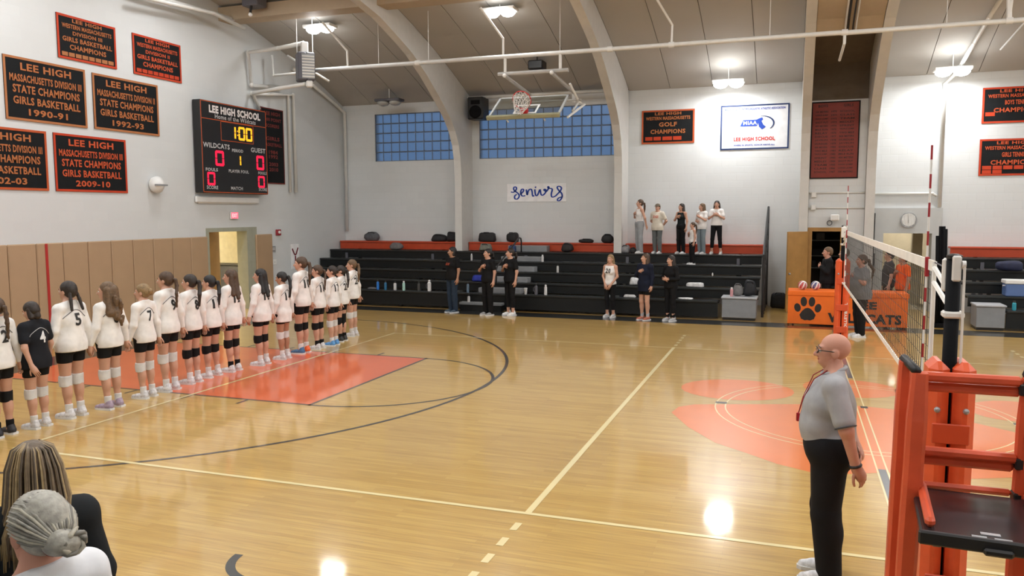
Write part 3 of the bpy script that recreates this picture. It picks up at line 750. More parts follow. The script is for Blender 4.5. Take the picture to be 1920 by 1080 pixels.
text_on('lettering', plx, 'EXIT', 0.15, 0.095, 0.21, 0.10, mat('exit_letter', (0.9, 0.6, 0.6), 0.5, emit=(1, 0.55, 0.55), es=1.0), ex, 0.005)
al = tag(MB().bbox(XL+0.005, XL+0.06, 13.0, 13.2, 1.96, 2.13, 0.01).out('fire_alarm', mat('alarm_red', (0.30, 0.02, 0.03), 0.5)), 'dark red fire alarm on the wall right of the left doorway', 'alarm')
MB().lathe([(0.045, 0), (0.04, 0.03), (0.01, 0.035)], 12).xform(Matrix.Translation((XL+0.06, 13.1, 2.05)) @ Matrix.Rotation(R(90), 4, 'Y')).out('strobe', M_WHITE, al)
sg = tag(MB().bbox(XL+0.003, XL+0.02, 12.66, 12.97, 1.50, 1.66, 0.004).out('wall_plaque', M_GREY), 'small grey plaque beside the left doorway', 'sign')
flat('plaque_line', Plane((XL+0.02, 12.66, 1.5), (0, 1, 0), (0, 0, 1)), [rect(0.04, 0.27, 0.1, 0.115), rect(0.04, 0.27, 0.06, 0.075)], M_WHITE, sg, 0.002)
sw = tag(MB().bbox(XL+0.003, XL+0.016, 12.83, 13.0, 1.13, 1.28, 0.004).out('switch_plate', M_WHITE), 'white switch plate below the grey plaque', 'switch')
MB().box(XL+0.016, XL+0.03, 12.9, 12.93, 1.18, 1.23).out('toggle', M_WHITE, sw)
pp = tag(MB().box(XL+0.003, XL+0.012, 13.72, 14.12, 0.95, 1.68).out('poster', M_PAPER), 'white paper poster with a dark red mark near the bleacher end', 'poster')
stroke('mark', [(0.05, 0.6), (0.2, 0.35), (0.34, 0.62)], 0.03, mat('maroon_ink', (0.16, 0.01, 0.02), 0.6), pp, Plane((XL+0.012, 13.72, 0.95), (0, 1, 0), (0, 0, 1)))
stroke('mark', [(0.2, 0.38), (0.2, 0.1)], 0.03, MATS['maroon_ink'], pp, Plane((XL+0.012, 13.72, 0.95), (0, 1, 0), (0, 0, 1)))

# heater and its pipes -----------------------------------------------------------------------
ht = tag(empty('unit_heater', (-12.98, 11.9, 6.0), R(42)), 'grey louvred unit heater hung from the ceiling near the left wall', 'heater')
MB().bbox(-0.22, 0.0, -0.22, 0.22, 0.0, 0.72, 0.03).out('casing', M_DGREY, ht)
MB().bbox(0.0, 0.22, -0.22, 0.22, 0.0, 0.72, 0.03).out('hood', M_DGREY, ht)
MB().box(-0.12, 0.20, -0.235, -0.22, 0.05, 0.67).out('louvre_backing', M_GREY, ht)
for k in range(8):
    MB().box(-0.115, 0.195, -0.255, -0.230, 0.075+0.073*k, 0.108+0.073*k).out('louvre_slat', M_PIPE, ht)
for x in (-0.2, 0.2): MB().tube([(x, 0, 0.72), (x, 0, roof(11.9)-6.0)], 0.012, 6).out('hanger_rod', M_WHITE, ht)
MB().bbox(-0.1, 0.08, -0.09, 0.09, 0.72, 1.0, 0.02).out('top_valve', M_WHITE, ht)
MB().bbox(-0.02, 0.16, -0.22, -0.04, -0.17, 0.0, 0.03).out('bottom_valve', M_WHITE, ht)
def pipe(label, runs, r, cat='pipe', m=M_PIPE):
    o = None
    for pts in runs:
        mb = MB(); mb.tube(pts, r, 10)
        for q in pts[1:-1]: mb.ball(q, r*1.18, 10, 6)
        x = mb.out('pipe_run' if o else 'pipe', m, o, True)
        if o is None: o = x
    return tag(o, label, cat)
pipe('thick white supply pipe from the left wall to the top of the heater', [[(-13.0, 11.9, 6.98), (-13.8, 11.9, 6.9), (-14.74, 11.9, 6.86), (-14.74, 12.0, 6.02), (-14.74, 13.3, 6.14)]], 0.055)
pipe('white return pipe from under the heater to the wall conduits', [[(-12.92, 11.78, 5.92), (-14.72, 11.98, 5.80), (-14.76, 12.1, 5.78), (-14.76, 12.32, 5.42)], [(-14.76, 12.1, 5.80), (-14.76, 13.92, 6.02), (-14.76, 13.95, 3.2)]], 0.05)
pipe('white vertical conduit beside the dark scorers board', [[(-14.77, 12.9, 5.92), (-14.77, 13.68, 5.98), (-14.77, 13.68, 3.2)]], 0.04)
pipe('white pipe under the roof edge that drops at the far left corner', [[(-14.70, 13.9, 6.75), (-14.72, 16.2, 6.02), (-14.72, 16.68, 5.82), (-14.72, 16.68, 2.0)]], 0.05)
pipe('white cross brace tube behind the heater', [[(-14.5, 12.6, 6.9), (-14.45, 12.6, 6.35), (-12.5, 12.6, 6.4)], [(-14.0, 12.6, 6.85), (-12.9, 12.9, 6.15)]], 0.035)

# long pipe with hoop -----------------------------------------------------------------------
PY, PZ = 12.2, 6.33
lp = tag(MB().tube([(-13.4, PY, PZ), (-0.12, PY, PZ), (0.0, PY, PZ-0.01), (5.75, PY, PZ)], 0.052, 12).out('support_pipe', M_PIPE, smooth=True), 'long white support pipe running under the roof from the heater to the right', 'pipe')
for x in (-11.0, -9.6, -6.2, -1.5, 1.9, 4.2): MB().tube([(x, PY, PZ), (x, PY, roof(PY))], 0.008, 5).out('hanger_rod', M_WHITE, lp)
for x in (-11.9, -7.62, -3.6, 3.0): MB().tube([(x, PY, PZ), (x+0.02, PY-0.05, PZ+0.42), (x-0.35, 11.6, 7.38)], 0.028, 8).out('brace', M_WHITE, lp)
for x in (-9.9, -5.0, -3.6, 0.0, 3.0, 4.0): MB().tube([(x-0.06, PY, PZ), (x+0.06, PY, PZ)], 0.066, 12).out('coupling', M_WHITE, lp)
MB().tube([(0.0, PY, PZ), (0.0, PY, PZ-0.22), (-0.03, PY+1.2, PZ-0.36)], 0.03, 8).out('branch', M_PIPE, lp)
for x in (3.0, 4.05): MB().tube([(x, PY, PZ), (x-0.05, PY, roof(PY))], 0.05, 8).out('drop', M_WHITE, lp)
hp = tag(empty('basketball_hoop', (-6.95, 12.3, 4.9)), 'glass basketball backboard and hoop folded up under the roof', 'hoop')
M_RIM = mat('rim_red', (0.62, 0.03, 0.03), 0.4)
M_NET = mat('net_white', (0.75, 0.73, 0.70), 0.8)
for x in (-0.62, 0.76): MB().tube([(x, -0.1, PZ-4.9), (x, -0.1, 1.03)], 0.038, 8).out('drop_post', M_PIPE, hp)
MB().tube([(-0.80, -0.1, 1.02), (0.96, -0.1, 1.02)], 0.052, 8).out('crossbar', mat('dull_steel', (0.42, 0.41, 0.39), 0.5), hp)
for x in (-0.55, 0.62):
    MB().tube([(x, -0.35, 0.94), (x+0.03, 1.5, 0.75), (x+0.03, 1.55, 0.5)], 0.045, 8).out('swing_arm', MATS['dull_steel'], hp)
    MB().ball((x, -0.35, 0.94), 0.05).out('arm_cap', M_WHITE, hp, True)
MB().tube([(0.75, 0.8, 0.85), (0.88, 1.2, 0.45), (0.80, 0.9, 0.2)], 0.03, 8).out('side_strut', M_PIPE, hp)
MB().tube([(0.88, 1.2, 0.45), (1.0, 1.3, 0.40), (0.78, 0.5, 0.0)], 0.03, 8).out('side_strut', M_PIPE, hp)
MB().tube([(-0.9, 1.15, 0.50), (0.95, 1.15, 0.50)], 0.025, 8).out('rear_bar', MATS['dull_steel'], hp)
bt = empty('backboard_pivot', (0, 0, 0)); bt.name = 'backboard'; bt.parent = hp; bt.location = (-0.24, 0.1, 0.02); bt.rotation_euler = (R(33), 0, 0)
# board frame lies in local xy, face +z, bottom edge at y=0
MB().box(-0.90, 0.90, 0.02, 1.06, -0.012, 0.012).out('glass_pane', clear_glass(), bt)
MB().box(-0.92, 0.92, 0.0, 0.04, -0.02, 0.02).box(-0.92, 0.92, 1.03, 1.08, -0.02, 0.02).box(-0.92, -0.87, 0, 1.08, -0.02, 0.02).box(0.87, 0.92, 0, 1.08, -0.02, 0.02).out('board_frame', mat('board_frame_grey', (0.46, 0.47, 0.46), 0.5), bt)
MB().box(-0.30, 0.30, 0.13, 0.18, 0.012, 0.018).box(-0.30, 0.30, 0.55, 0.60, 0.012, 0.018).box(-0.30, -0.25, 0.18, 0.55, 0.012, 0.018).box(0.25, 0.30, 0.18, 0.55, 0.012, 0.018).out('target_square', M_WHITE, bt)
MB().bbox(-0.94, 0.94, -0.05, 0.03, -0.05, 0.06, 0.015).out('bottom_pad', mat('board_pad_olive', (0.30, 0.29, 0.18), 0.6), bt)
MB().bbox(-0.10, 0.10, 0.08, 0.22, 0.012, 0.13, 0.02).out('rim_bracket', M_RIM, bt)
C0 = Vector((0, 0.15, 0.13+0.23))
ring = [C0+Vector((0.228*math.cos(t), 0, 0.228*math.sin(t))) for t in [2*math.pi*k/24 for k in range(24)]]
MB().tube(ring, 0.011, 8, closed=True).out('rim', M_RIM, bt, True)
net = MB(); G = []
for lv in range(6):
    q = lv/5; rad = 0.225*(1-0.5*q)
    G.append([C0+Vector((rad*math.cos(t+0.13*lv), -0.33*q, rad*math.sin(t+0.13*lv)-0.11*q)) for t in [2*math.pi*k/12 for k in range(12)]])
for lv in range(5):
    for k in range(12):
        net.tube([G[lv][k], G[lv+1][k]], 0.007, 4); net.tube([G[lv][k], G[lv+1][k-2 if lv % 2 else k-1]], 0.007, 4)
net.out('hoop_net', M_NET, bt)
for x in (-0.5, 0.45):
    MB().tube([(x, 0.1, -0.06), (x+0.1, 0.0, -0.14)], 0.02, 6).out('clamp', M_WHITE, bt)
# far rail below the roof edge, unlit projector box, wall loudspeaker
pipe('thin grey rail along the roof edge above the right glass-block window', [[(-10.25, 16.3, 6.02), (-5.72, 16.3, 6.02)]], 0.05)
pj = tag(MB().bbox(-7.76, -7.34, 14.5, 14.9, 6.42, 6.66, 0.03).out('ceiling_unit', M_BLACK), 'black boxy unit under the roof behind the folded hoop', 'lamp')
for x in (-7.66, -7.44): MB().ball((x, 14.7, 6.42), (0.07, 0.12, 0.05)).out('lens', M_DGREY, pj, True)
MB().tube([(-7.55, 14.7, 6.6), (-7.55, 14.7, roof(14.7))], 0.02, 6).out('stem', M_BLACK, pj)
lsp = tag(MB().bbox(-10.12, -9.62, 15.95, 16.45, 5.35, 6.0, 0.03).out('loudspeaker', M_BLACK), 'black loudspeaker mounted beside the first arch above the glass-block window', 'speaker')
MB().lathe([(0.17, 0), (0.19, 0.02), (0.14, 0.03), (0.05, 0.012)], 18).xform(Matrix.Translation((-9.86, 15.95, 5.56)) @ Matrix.Rotation(R(90), 4, 'X')).out('woofer', M_MATTE, lsp, True)
MB().box(-10.0, -9.72, 15.935, 15.95, 5.78, 5.9).out('horn', M_MATTE, lsp)
MB().tube([(-10.0, 16.4, 5.7), (-10.0, 16.79, 5.75)], 0.03, 6).out('wall_bracket', M_BLACK, lsp)

# far wall fittings ---------------------------------------------------------------------------
pipe('white pipe bent over the passage portal', [[(1.04, YF-0.05, 3.05), (2.45, YF-0.05, 3.05), (2.55, YF-0.05, 2.98)]], 0.035)
pipe('white riser pipe that climbs the far wall and bends along the roof', [[(2.62, YF-0.06, 2.69), (2.62, YF-0.06, 5.8), (2.8, YF-0.5, 6.0), (2.95, 15.2, 6.50), (3.05, 14.2, 6.86), (3.1, 13.2, 7.10)]], 0.05)
pipe('grey conduit above the wooden door with two boxes', [[(-0.54, YA-0.03, 3.08), (0.80, YA-0.03, 3.08)], [(-0.54, YA-0.03, 2.69), (0.80, YA-0.03, 2.69)]], 0.02)
pipe('thin white roof rod right of the riser pipe', [[(3.55, 15.5, 6.35), (4.1, 12.6, 7.3)]], 0.02)
for k, z in enumerate((3.03, 2.70)):
    o = tag(MB().bbox(-0.48, -0.36, YA-0.09, YA-0.002, z-0.07, z+0.07, 0.01).out('junction_box', M_PIPE), ['upper', 'lower'][k]+' small junction box on the conduit above the wooden door', 'box')
    MB().box(-0.45, -0.39, YA-0.095, YA-0.09, z-0.04, z+0.04).out('cover_plate', M_WHITE, o)
cm = tag(MB().bbox(0.0, 0.20, YA-0.28, YA-0.1, 2.36, 2.52, 0.02).out('wall_camera', M_WHITE), 'white boxy wall unit above the wooden door', 'camera')
MB().tube([(0.10, YA-0.1, 2.44), (0.10, YA, 2.44)], 0.03, 6).out('wall_mount', M_GREY, cm)
ringc = [(-0.02+0.06*math.cos(t), YA-0.06, 2.30+0.06*math.sin(t)) for t in [2*math.pi*k/14 for k in range(14)]]
MB().tube(ringc, 0.012, 6, closed=True).out('cable_loop', M_DGREY, cm, True)
ck = tag(MB().lathe([(0.17, 0), (0.17, 0.03), (0.16, 0.04)], 28).xform(Matrix.Translation((1.91, YF-0.10, 2.37)) @ Matrix.Rotation(R(90), 4, 'X')).out('wall_clock', M_WHITE), 'round white wall clock above the tan passage', 'clock')
MB().tube([(1.91+0.19*math.cos(t), YF-0.15, 2.37+0.19*math.sin(t)) for t in [2*math.pi*k/28 for k in range(28)]], 0.012, 6, closed=True).out('wire_guard', M_GREY, ck)
for k in range(5):
    a = -0.14+0.07*k; hh = math.sqrt(0.19**2-a*a)
    MB().tube([(1.91+a, YF-0.15, 2.37-hh), (1.91+a, YF-0.19, 2.37), (1.91+a, YF-0.15, 2.37+hh)], 0.006, 5).out('guard_wire', M_WHITE, ck)
MB().box(1.904, 1.916, YF-0.146, YF-0.142, 2.36, 2.48).out('minute_hand', M_BLACK, ck); MB().box(1.90, 1.92, YF-0.146, YF-0.142, 2.29, 2.37).out('hour_hand', M_BLACK, ck)
pipe('white pipe pair under the roof at the top left of the left wall', [[(-14.3, 7.9, 7.25), (-14.3, 10.05, 7.42), (-14.3, 11.2, 7.30)], [(-14.45, 7.9, 7.38), (-14.45, 11.0, 7.5)]], 0.045)
cb = tag(MB().bbox(-13.75, -13.3, 10.4, 10.8, 7.62, 7.86, 0.02).out('ceiling_box', M_DGREY), 'small dark box under the roof left of the tan beam', 'camera')
MB().tube([(-13.5, 10.45, 7.62), (-13.5, 10.4, 7.42)], 0.03, 8).out('stem', M_BLACK, cb)
MB().ball((-13.5, 10.4, 7.4), 0.05).out('camera_head', M_WHITE, cb, True)
fb = tag(MB().bbox(-14.83, -14.76, 9.75, 12.2, 2.86, 3.02, 0.02).out('wall_ledge', M_WHITE), 'white ledge strip on the wall just under the scoreboard', 'ledge')
MB().box(-14.83, -14.80, 9.85, 12.1, 2.84, 2.86).out('ledge_edge', M_PIPE, fb)
# ================================================================== BLEACHERS
def bleachers(name, label, x0, x1, row0, aisle, splits, rail_x, mirror=1):
    o = tag(empty(name, ((x0+x1)/2, 13.35, 0)), label, 'bleachers')
    ox = (x0+x1)/2; oy = 13.35
    def part(nm, b, m): b.v = [(x-ox, y-oy, z) for x, y, z in b.v]; return b.out(nm, m, o)
    for k in range(6):
        y = 13.35+0.6*k; z = 0.45+0.25*k; a, c = (row0 if k == 0 else (x0, x1))
        segs = [(a, c)]
        if k >= 4:
            cuts = [a]+[t for s_ in splits for t in (s_-0.14, s_+0.14)]+[c]; segs = list(zip(cuts[::2], cuts[1::2]))
        for (p, q) in ([(a, c)] if k == 4 else segs):
            zb = 0.06 if k == 0 else z-0.25
            part('riser', MB().box(p, q, y+0.035, y+0.07, zb, z-0.045), M_ORANGE if k == 5 else M_BMAT)
        L = [(a, c, y, y+0.30)] if k == 4 else [(p, q, y, y+(0.30 if k < 5 else 0.40)) for p, q in segs]
        if k == 4: L = [(a, c, y, 15.90)]+[(p, q, 15.90, y+0.30) for p, q in segs]
        for (p, q, ya, yb) in L:
            part('seat_board', MB().bbox(p, q, ya, yb, z-0.045, z, 0.006), M_ORANGE if k == 5 else M_BEDGE)
        if k < 5:
            for (p, q) in segs: part('foot_board', MB().box(p, q, y+0.302, y+0.632, z-0.075, z-0.03), M_BMAT)
        if aisle and k < 5:
            ax0, ax1 = aisle
            part('aisle_step', MB().bbox(ax0, ax1, y+0.28, y+0.60, z-0.02, z+0.125 if k < 4 else z+0.17, 0.01), M_AISLE)
    if aisle:
        part('aisle_step', MB().bbox(aisle[0]-0.35, aisle[1]-0.35, 13.12, 13.36, 0.16, 0.23, 0.01), M_AISLE)
        part('step_base', MB().box(aisle[0]-0.33, aisle[1]-0.37, 13.15, 13.36, 0.0, 0.16), M_BMAT)
    # frame under the tiers
    for x in np.linspace(x0+0.6, x1-0.6, 5):
        part('support_frame', MB().box(x-0.04, x+0.04, 13.6, 13.68, 0, 0.4).box(x-0.04, x+0.04, 14.9, 14.98, 0, 0.9).box(x-0.04, x+0.04, 15.75, 15.83, 0, 1.35).box(x-0.04, x+0.04, 16.55, 16.63, 0, 1.62), M_DGREY)
    # end guard rail
    if rail_x is not None:
        r = rail_x
        part('guard_rail', MB().tube([(r, 13.75, 0.05), (r, 13.75, 1.55), (r, 16.6, 2.72), (r, 16.6, 0.05)], 0.03, 8), M_BLACK)
        part('guard_rail', MB().tube([(r, 13.75, 1.1), (r, 16.6, 2.27)], 0.024, 8), M_BLACK)
        part('guard_rail', MB().tube([(r, 13.75, 0.65), (r, 16.6, 1.82)], 0.024, 8), M_BLACK)
        for y in (14.45, 15.15, 15.85): part('guard_post', MB().tube([(r, y, 0.05), (r, y, 1.55+(y-13.75)*0.41)], 0.024, 8), M_BLACK)
    return o
BL = bleachers('bleachers', 'long black bleachers with an orange top row along the far wall', -14.8, -1.66, (-14.8, -2.57), (-8.88, -7.68), [-10.42, -5.56], -1.55)
BR = bleachers('bleachers', 'black bleachers with an orange top row right of the passage', 2.86, 14.9, (3.5, 14.9), None, [5.8, 10.66], None)
hr = tag(empty('aisle_handrail', (-8.35, 14.6, 0.95)), 'black hoop handrail standing in the grey bleacher aisle', 'railing')
MB().tube([(0, -1.0, -0.28), (0, -1.0, 0.1), (0, -0.9, 0.22), (0, 0.9, 0.92), (0, 1.05, 0.90), (0, 1.1, 0.80), (0, 1.1, 0.5)], 0.022, 8).out('rail_tube', M_BLACK, hr, True)
MB().tube([(0, 0, -0.1), (0, 0, 0.56)], 0.018, 8).out('rail_post', M_BLACK, hr)
fr_ = tag(empty('folded_railing', (2.2, 13.55, 0)), 'folded black railing standing upright at the left end of the right bleachers', 'railing')
for k, (dx, dy, z1_) in enumerate(((-0.06, 0, 2.05), (0.0, 0.03, 2.26), (0.06, 0, 2.26), (0.11, 0.04, 2.2))):
    MB().tube([(dx+0.04, dy, 0.0), (dx-0.02, dy, z1_)], 0.034, 8).out('rail_tube', M_MATTE, fr_, True)
MB().bbox(-0.08, 0.18, -0.06, 0.10, 0.0, 0.10, 0.01).out('foot', M_MATTE, fr_)
for z in (0.7, 1.4): MB().bbox(-0.09, 0.17, -0.05, 0.08, z, z+0.06, 0.01).out('tie_band', M_MATTE, fr_)
def step_box(x0, x1, label):
    o = tag(MB().bbox(x0, x1, 13.36, 13.94, 0.06, 0.52, 0.01).out('step_box', M_AISLE), label, 'step')
    MB().bbox(x0-0.02, x1+0.02, 13.33, 13.94, 0.52, 0.56, 0.008).out('tread', mat('tread_grey', (0.42, 0.43, 0.45), 0.5), o)
    MB().box(x0+0.02, x1-0.02, 13.40, 13.9, 0.0, 0.06).out('plinth', M_BLACK, o)
step_box(-2.47, -1.68, 'grey step box at the right end of the long bleachers')
step_box(2.92, 3.47, 'grey step box at the left end of the right bleachers')

# near bleachers under the camera (only their edge people show)
nb = tag(empty('bleachers', (-2.0, -4.4, 0)), 'black bleachers at the near side of the court under the two onlookers', 'bleachers')
for k, (ya, yb, z) in enumerate(((-4.4, -5.0, 0.2), (-5.0, -5.6, 0.45), (-5.6, -6.2, 0.70), (-6.2, -6.8, 0.95))):
    MB().bbox(-9, 9, yb+4.4, ya+4.4, z-0.05, z, 0.006).out('seat_board', M_BEDGE, nb)
    MB().box(-9, 9, ya+4.4-0.06, ya+4.4-0.03, 0.0 if k == 0 else z-0.3, z-0.05).out('riser', M_BMAT, nb)

# ================================================================== THINGS ON THE BLEACHERS
def seatz(k): return 0.45+0.25*k
def bottle(x, y, z, h, r, col, cap, label, handle=False, clear=False):
    m = mat('bottle_'+label.split()[0]+'_%d' % int(x*-100), col, 0.3)
    o = tag(MB().lathe([(r*0.9, 0), (r, 0.01), (r, h*0.72), (r*0.85, h*0.78), (r*0.6, h*0.82), (r*0.6, h*0.84)], 14).out('water_bottle', m, smooth=False, loc=(x, y, z)), label, 'bottle', 'water bottles on the bleachers')
    MB().lathe([(r*0.66, h*0.84), (r*0.66, h*0.97), (r*0.5, h)], 14).out('cap', mat('cap_%s' % str(cap), cap, 0.4), o)
    if handle: MB().tube([(-r*0.9, 0, h*0.25), (-r*1.8, 0, h*0.35), (-r*1.8, 0, h*0.6), (-r*0.9, 0, h*0.7)], 0.009, 6).out('handle', M_DGREY, o)
    return o
ws = (0.8, 0.8, 0.8); bk = (0.02, 0.02, 0.02)
Y0 = 13.5
bottle(-11.86, Y0, 0.45, 0.27, 0.038, (0.03, 0.19, 0.60), bk, 'bright blue bottle, leftmost of the row on the lowest bleacher seat')
bottle(-11.62, Y0, 0.45, 0.25, 0.036, (0.03, 0.16, 0.32), bk, 'steel blue bottle right of the bright blue bottle')
bottle(-11.32, Y0, 0.45, 0.24, 0.042, (0.66, 0.66, 0.66), bk, 'white bottle with black print between steel blue and mint bottles')
bottle(-11.05, Y0, 0.45, 0.26, 0.040, (0.42, 0.66, 0.58), ws, 'mint green bottle on the lowest bleacher seat')
bottle(-10.59, Y0, 0.45, 0.25, 0.038, (0.07, 0.07, 0.07), bk, 'charcoal bottle left of the white jug on the lowest seat')
bottle(-10.27, Y0, 0.45, 0.31, 0.050, (0.75, 0.75, 0.75), ws, 'big white jug with side handle left of the jeans coach', True)
bottle(-9.13, Y0, 0.45, 0.28, 0.035, (0.16, 0.24, 0.34), bk, 'grey blue bottle right of the jeans coach')
bottle(-8.98, 13.2, 0.22, 0.2, 0.036, (0.72, 0.72, 0.72), bk, 'small white bottle on the grey bottom step')
bottle(-7.2, Y0, 0.45, 0.29, 0.042, (0.13, 0.13, 0.15), bk, 'dark grey bottle between the white cup and the tall white bottle', True)
bottle(-6.94, Y0, 0.45, 0.27, 0.040, (0.72, 0.72, 0.72), ws, 'tall white bottle, rightmost of the pair beyond the aisle')
bottle(-7.58, 14.95+0.35, 1.2, 0.2, 0.035, (0.70, 0.70, 0.70), ws, 'small white bottle high up right of the aisle steps')
bottle(-6.96, 14.7, 0.95, 0.22, 0.030, (0.66, 0.66, 0.64), bk, 'slim white bottle on the third bleacher seat')
bottle(-2.26, 13.5, 0.56, 0.22, 0.036, (0.62, 0.32, 0.34), ws, 'pink bottle on the grey step box')
bottle(-9.75, 15.3, 1.2, 0.2, 0.03, (0.5, 0.5, 0.5), ws, 'small grey bottle behind the jeans coach')
bottle(3.66, 13.5, 0.45, 0.2, 0.04, (0.03, 0.32, 0.42), bk, 'teal bottle below the cooler on the right bleachers')
cu = tag(MB().lathe([(0.030, 0), (0.045, 0.14), (0.047, 0.15)], 14).out('paper_cup', mat('cup_white', (0.70, 0.69, 0.68), 0.6), loc=(-7.49, Y0, 0.45)), 'white paper cup on the lowest seat right of the aisle', 'cup')
MB().lathe([(0.049, 0.15), (0.049, 0.165), (0.04, 0.17)], 14).out('lid', M_WHITE, cu)
def lump(x, y, z, r, col, label, cat, nm, seed, strap=True, n=14):
    rnd = random.Random(seed); mb = MB().ball((0, 0, 0), (1, 1, 1), n, 9)
    v = []
    for p in mb.v:
        q = Vector(p); k = 1+0.07*math.sin(q.x*4+seed)+0.06*math.sin(q.y*4+seed*2)+0.05*math.sin(q.z*5+seed)
        q = Vector([math.copysign(abs(t_)**0.62, t_) for t_ in q])
        v.append((q.x*r[0]*k*(1-0.12*q.z), q.y*r[1]*k*(1-0.12*q.z), max(-1, q.z*k)*r[2]+r[2]))
    o = tag(link(nm, v, mb.f, mat(nm+'_%d' % seed, col, 0.7, var=0.2, scale=14, bump=0.3), smooth=True, loc=(x, y, z)), label, cat)
    if strap: MB().tube([(-r[0]*0.55, -r[1]*0.5, r[2]*1.6), (-r[0]*0.3, -r[1]*0.9, r[2]*1.95), (r[0]*0.3, -r[1]*0.9, r[2]*1.95), (r[0]*0.55, -r[1]*0.5, r[2]*1.6)], 0.012, 6).out('strap', M_BLACK, o, True)
    return o
TZ = 1.70; TY = 16.55
lump(-13.72, TY, TZ, (0.27, 0.13, 0.14), (0.10, 0.10, 0.11), 'grey and black duffel bag on the orange row near the left corner', 'bag', 'duffel_bag', 1)
lump(-12.55, 16.0, 1.45, (0.22, 0.13, 0.11), (0.14, 0.13, 0.13), 'grey bundle lying below the orange row at the left', 'clothing', 'clothes_bundle', 2, False)
lump(-11.35, TY, TZ-0.02, (0.26, 0.14, 0.12), (0.012, 0.012, 0.014), 'wide black bag on the orange row left of the first arch', 'bag', 'gym_bag', 3)
lump(-10.92, TY, TZ, (0.14, 0.12, 0.15), (0.012, 0.012, 0.014), 'tall black backpack on the orange row against the first arch', 'backpack', 'backpack', 4)
lump(-9.72, TY, TZ, (0.26, 0.14, 0.15), (0.012, 0.012, 0.013), 'rounded black backpack on the orange row just right of the first arch', 'backpack', 'backpack', 5)
lump(-8.92, TY, TZ, (0.18, 0.14, 0.15), (0.013, 0.012, 0.013), 'black backpack on the orange row above the aisle handrail', 'backpack', 'backpack', 6)
lump(-6.62, TY, TZ, (0.22, 0.12, 0.06), (0.012, 0.012, 0.013), 'flat black bag on the orange row left of the second arch', 'bag', 'gym_bag', 7)
lump(-5.98, TY, TZ, (0.18, 0.14, 0.13), (0.012, 0.012, 0.013), 'black backpack on the orange row against the second arch', 'backpack', 'backpack', 8)
lump(-7.05, 16.0, 1.45, (0.17, 0.13, 0.13), (0.018, 0.013, 0.013), 'black bag with red trim below the orange row right of the aisle', 'bag', 'gym_bag', 9)
lump(-9.55, 15.92, 1.45, (0.18, 0.12, 0.11), (0.16, 0.16, 0.13), 'olive patterned bag left of the aisle steps', 'bag', 'tote_bag', 10)
lump(-9.0, 14.15, 0.70, (0.22, 0.15, 0.09), (0.015, 0.03, 0.30), 'royal blue jacket on the bleachers between two coaches', 'clothing', 'jacket', 11, False)
lump(-8.62, 15.7, 1.45, (0.10, 0.10, 0.10), (0.03, 0.06, 0.16), 'navy pouch on the bleachers behind the middle coach', 'bag', 'pouch', 12)
lump(-5.35, 16.0, 1.45, (0.13, 0.12, 0.11), (0.26, 0.26, 0.27), 'grey bag at the foot of the second arch', 'bag', 'tote_bag', 13)
lump(-5.12, 15.95, 1.45, (0.09, 0.09, 0.08), (0.015, 0.015, 0.016), 'small black pouch beside the grey bag at the second arch', 'bag', 'pouch', 14)
lump(-12.05, 13.52, 0.45, (0.15, 0.06, 0.03), (0.10, 0.10, 0.11), 'dark cap lying left of the blue bottles', 'hat', 'cap', 15, False)
lump(-4.75, 14.2, 0.70, (0.12, 0.10, 0.10), (0.62, 0.63, 0.64), 'white crumpled bag behind the navy hoodie girl', 'bag', 'paper_bag', 16, False)
lump(-4.75, 13.6, 0.45, (0.14, 0.10, 0.035), (0.70, 0.70, 0.70), 'white paper sheets on the lowest seat beside the navy hoodie girl', 'paper', 'paper_sheets', 17, False)
lump(-3.2, 14.2, 0.70, (0.22, 0.13, 0.06), (0.60, 0.60, 0.60), 'white crumpled shirt on the second seat near the grey step box', 'clothing', 'shirt', 18, False)
lump(-3.35, 13.55, 0.45, (0.18, 0.10, 0.022), (0.72, 0.72, 0.72), 'flat white paper pile on the lowest seat near the grey step box', 'paper', 'paper_sheets', 19, False)
lump(-2.83, 14.75, 0.95, (0.02, 0.02, 0.04), (0.75, 0.74, 0.70), 'tiny pale bottle on the middle seat at the right end', 'bottle', 'small_bottle', 20, False)
lump(-2.12, 13.68, 0.56, (0.13, 0.09, 0.15), (0.16, 0.16, 0.16), 'black and white patterned tote on the grey step box', 'bag', 'tote_bag', 21)
lump(-1.85, 13.68, 0.56, (0.15, 0.12, 0.19), (0.010, 0.012, 0.016), 'black backpack standing on the grey step box', 'backpack', 'backpack', 22)
lump(-5.3, 13.55, 0.45, (0.05, 0.05, 0.03), (0.6, 0.6, 0.6), 'small white ball of tape behind the number 20 girl', 'tape', 'tape_roll', 23, False)
lump(-1.22, 16.3, 0.0, (0.2, 0.2, 0.22), (0.012, 0.012, 0.013), 'black bag on the floor behind the open wooden door', 'bag', 'gym_bag', 24)
lump(3.9, 15.1, 1.2, (0.28, 0.15, 0.12), (0.012, 0.016, 0.05), 'navy jacket on the right bleachers', 'clothing', 'jacket', 25, False)
lump(2.55, 13.9, 0.0, (0.12, 0.12, 0.12), (0.02, 0.02, 0.03), 'dark bag on the floor at the foot of the folded black railing', 'bag', 'gym_bag', 26)
co = tag(MB().bbox(-0.33, 0.33, -0.18, 0.18, 0, 0.28, 0.02).out('cooler', mat('cooler_blue', (0.09, 0.16, 0.36), 0.4), loc=(3.92, 14.15, 0.70)), 'blue cooler with white lid on the right bleachers', 'cooler')
MB().bbox(-0.35, 0.35, -0.2, 0.2, 0.28, 0.37, 0.015).out('lid', M_WHITE, co); MB().tube([(-0.35, 0, 0.2), (-0.38, -0.1, 0.24), (0.38, -0.1, 0.24), (0.35, 0, 0.2)], 0.012, 6).out('handle', M_WHITE, co)
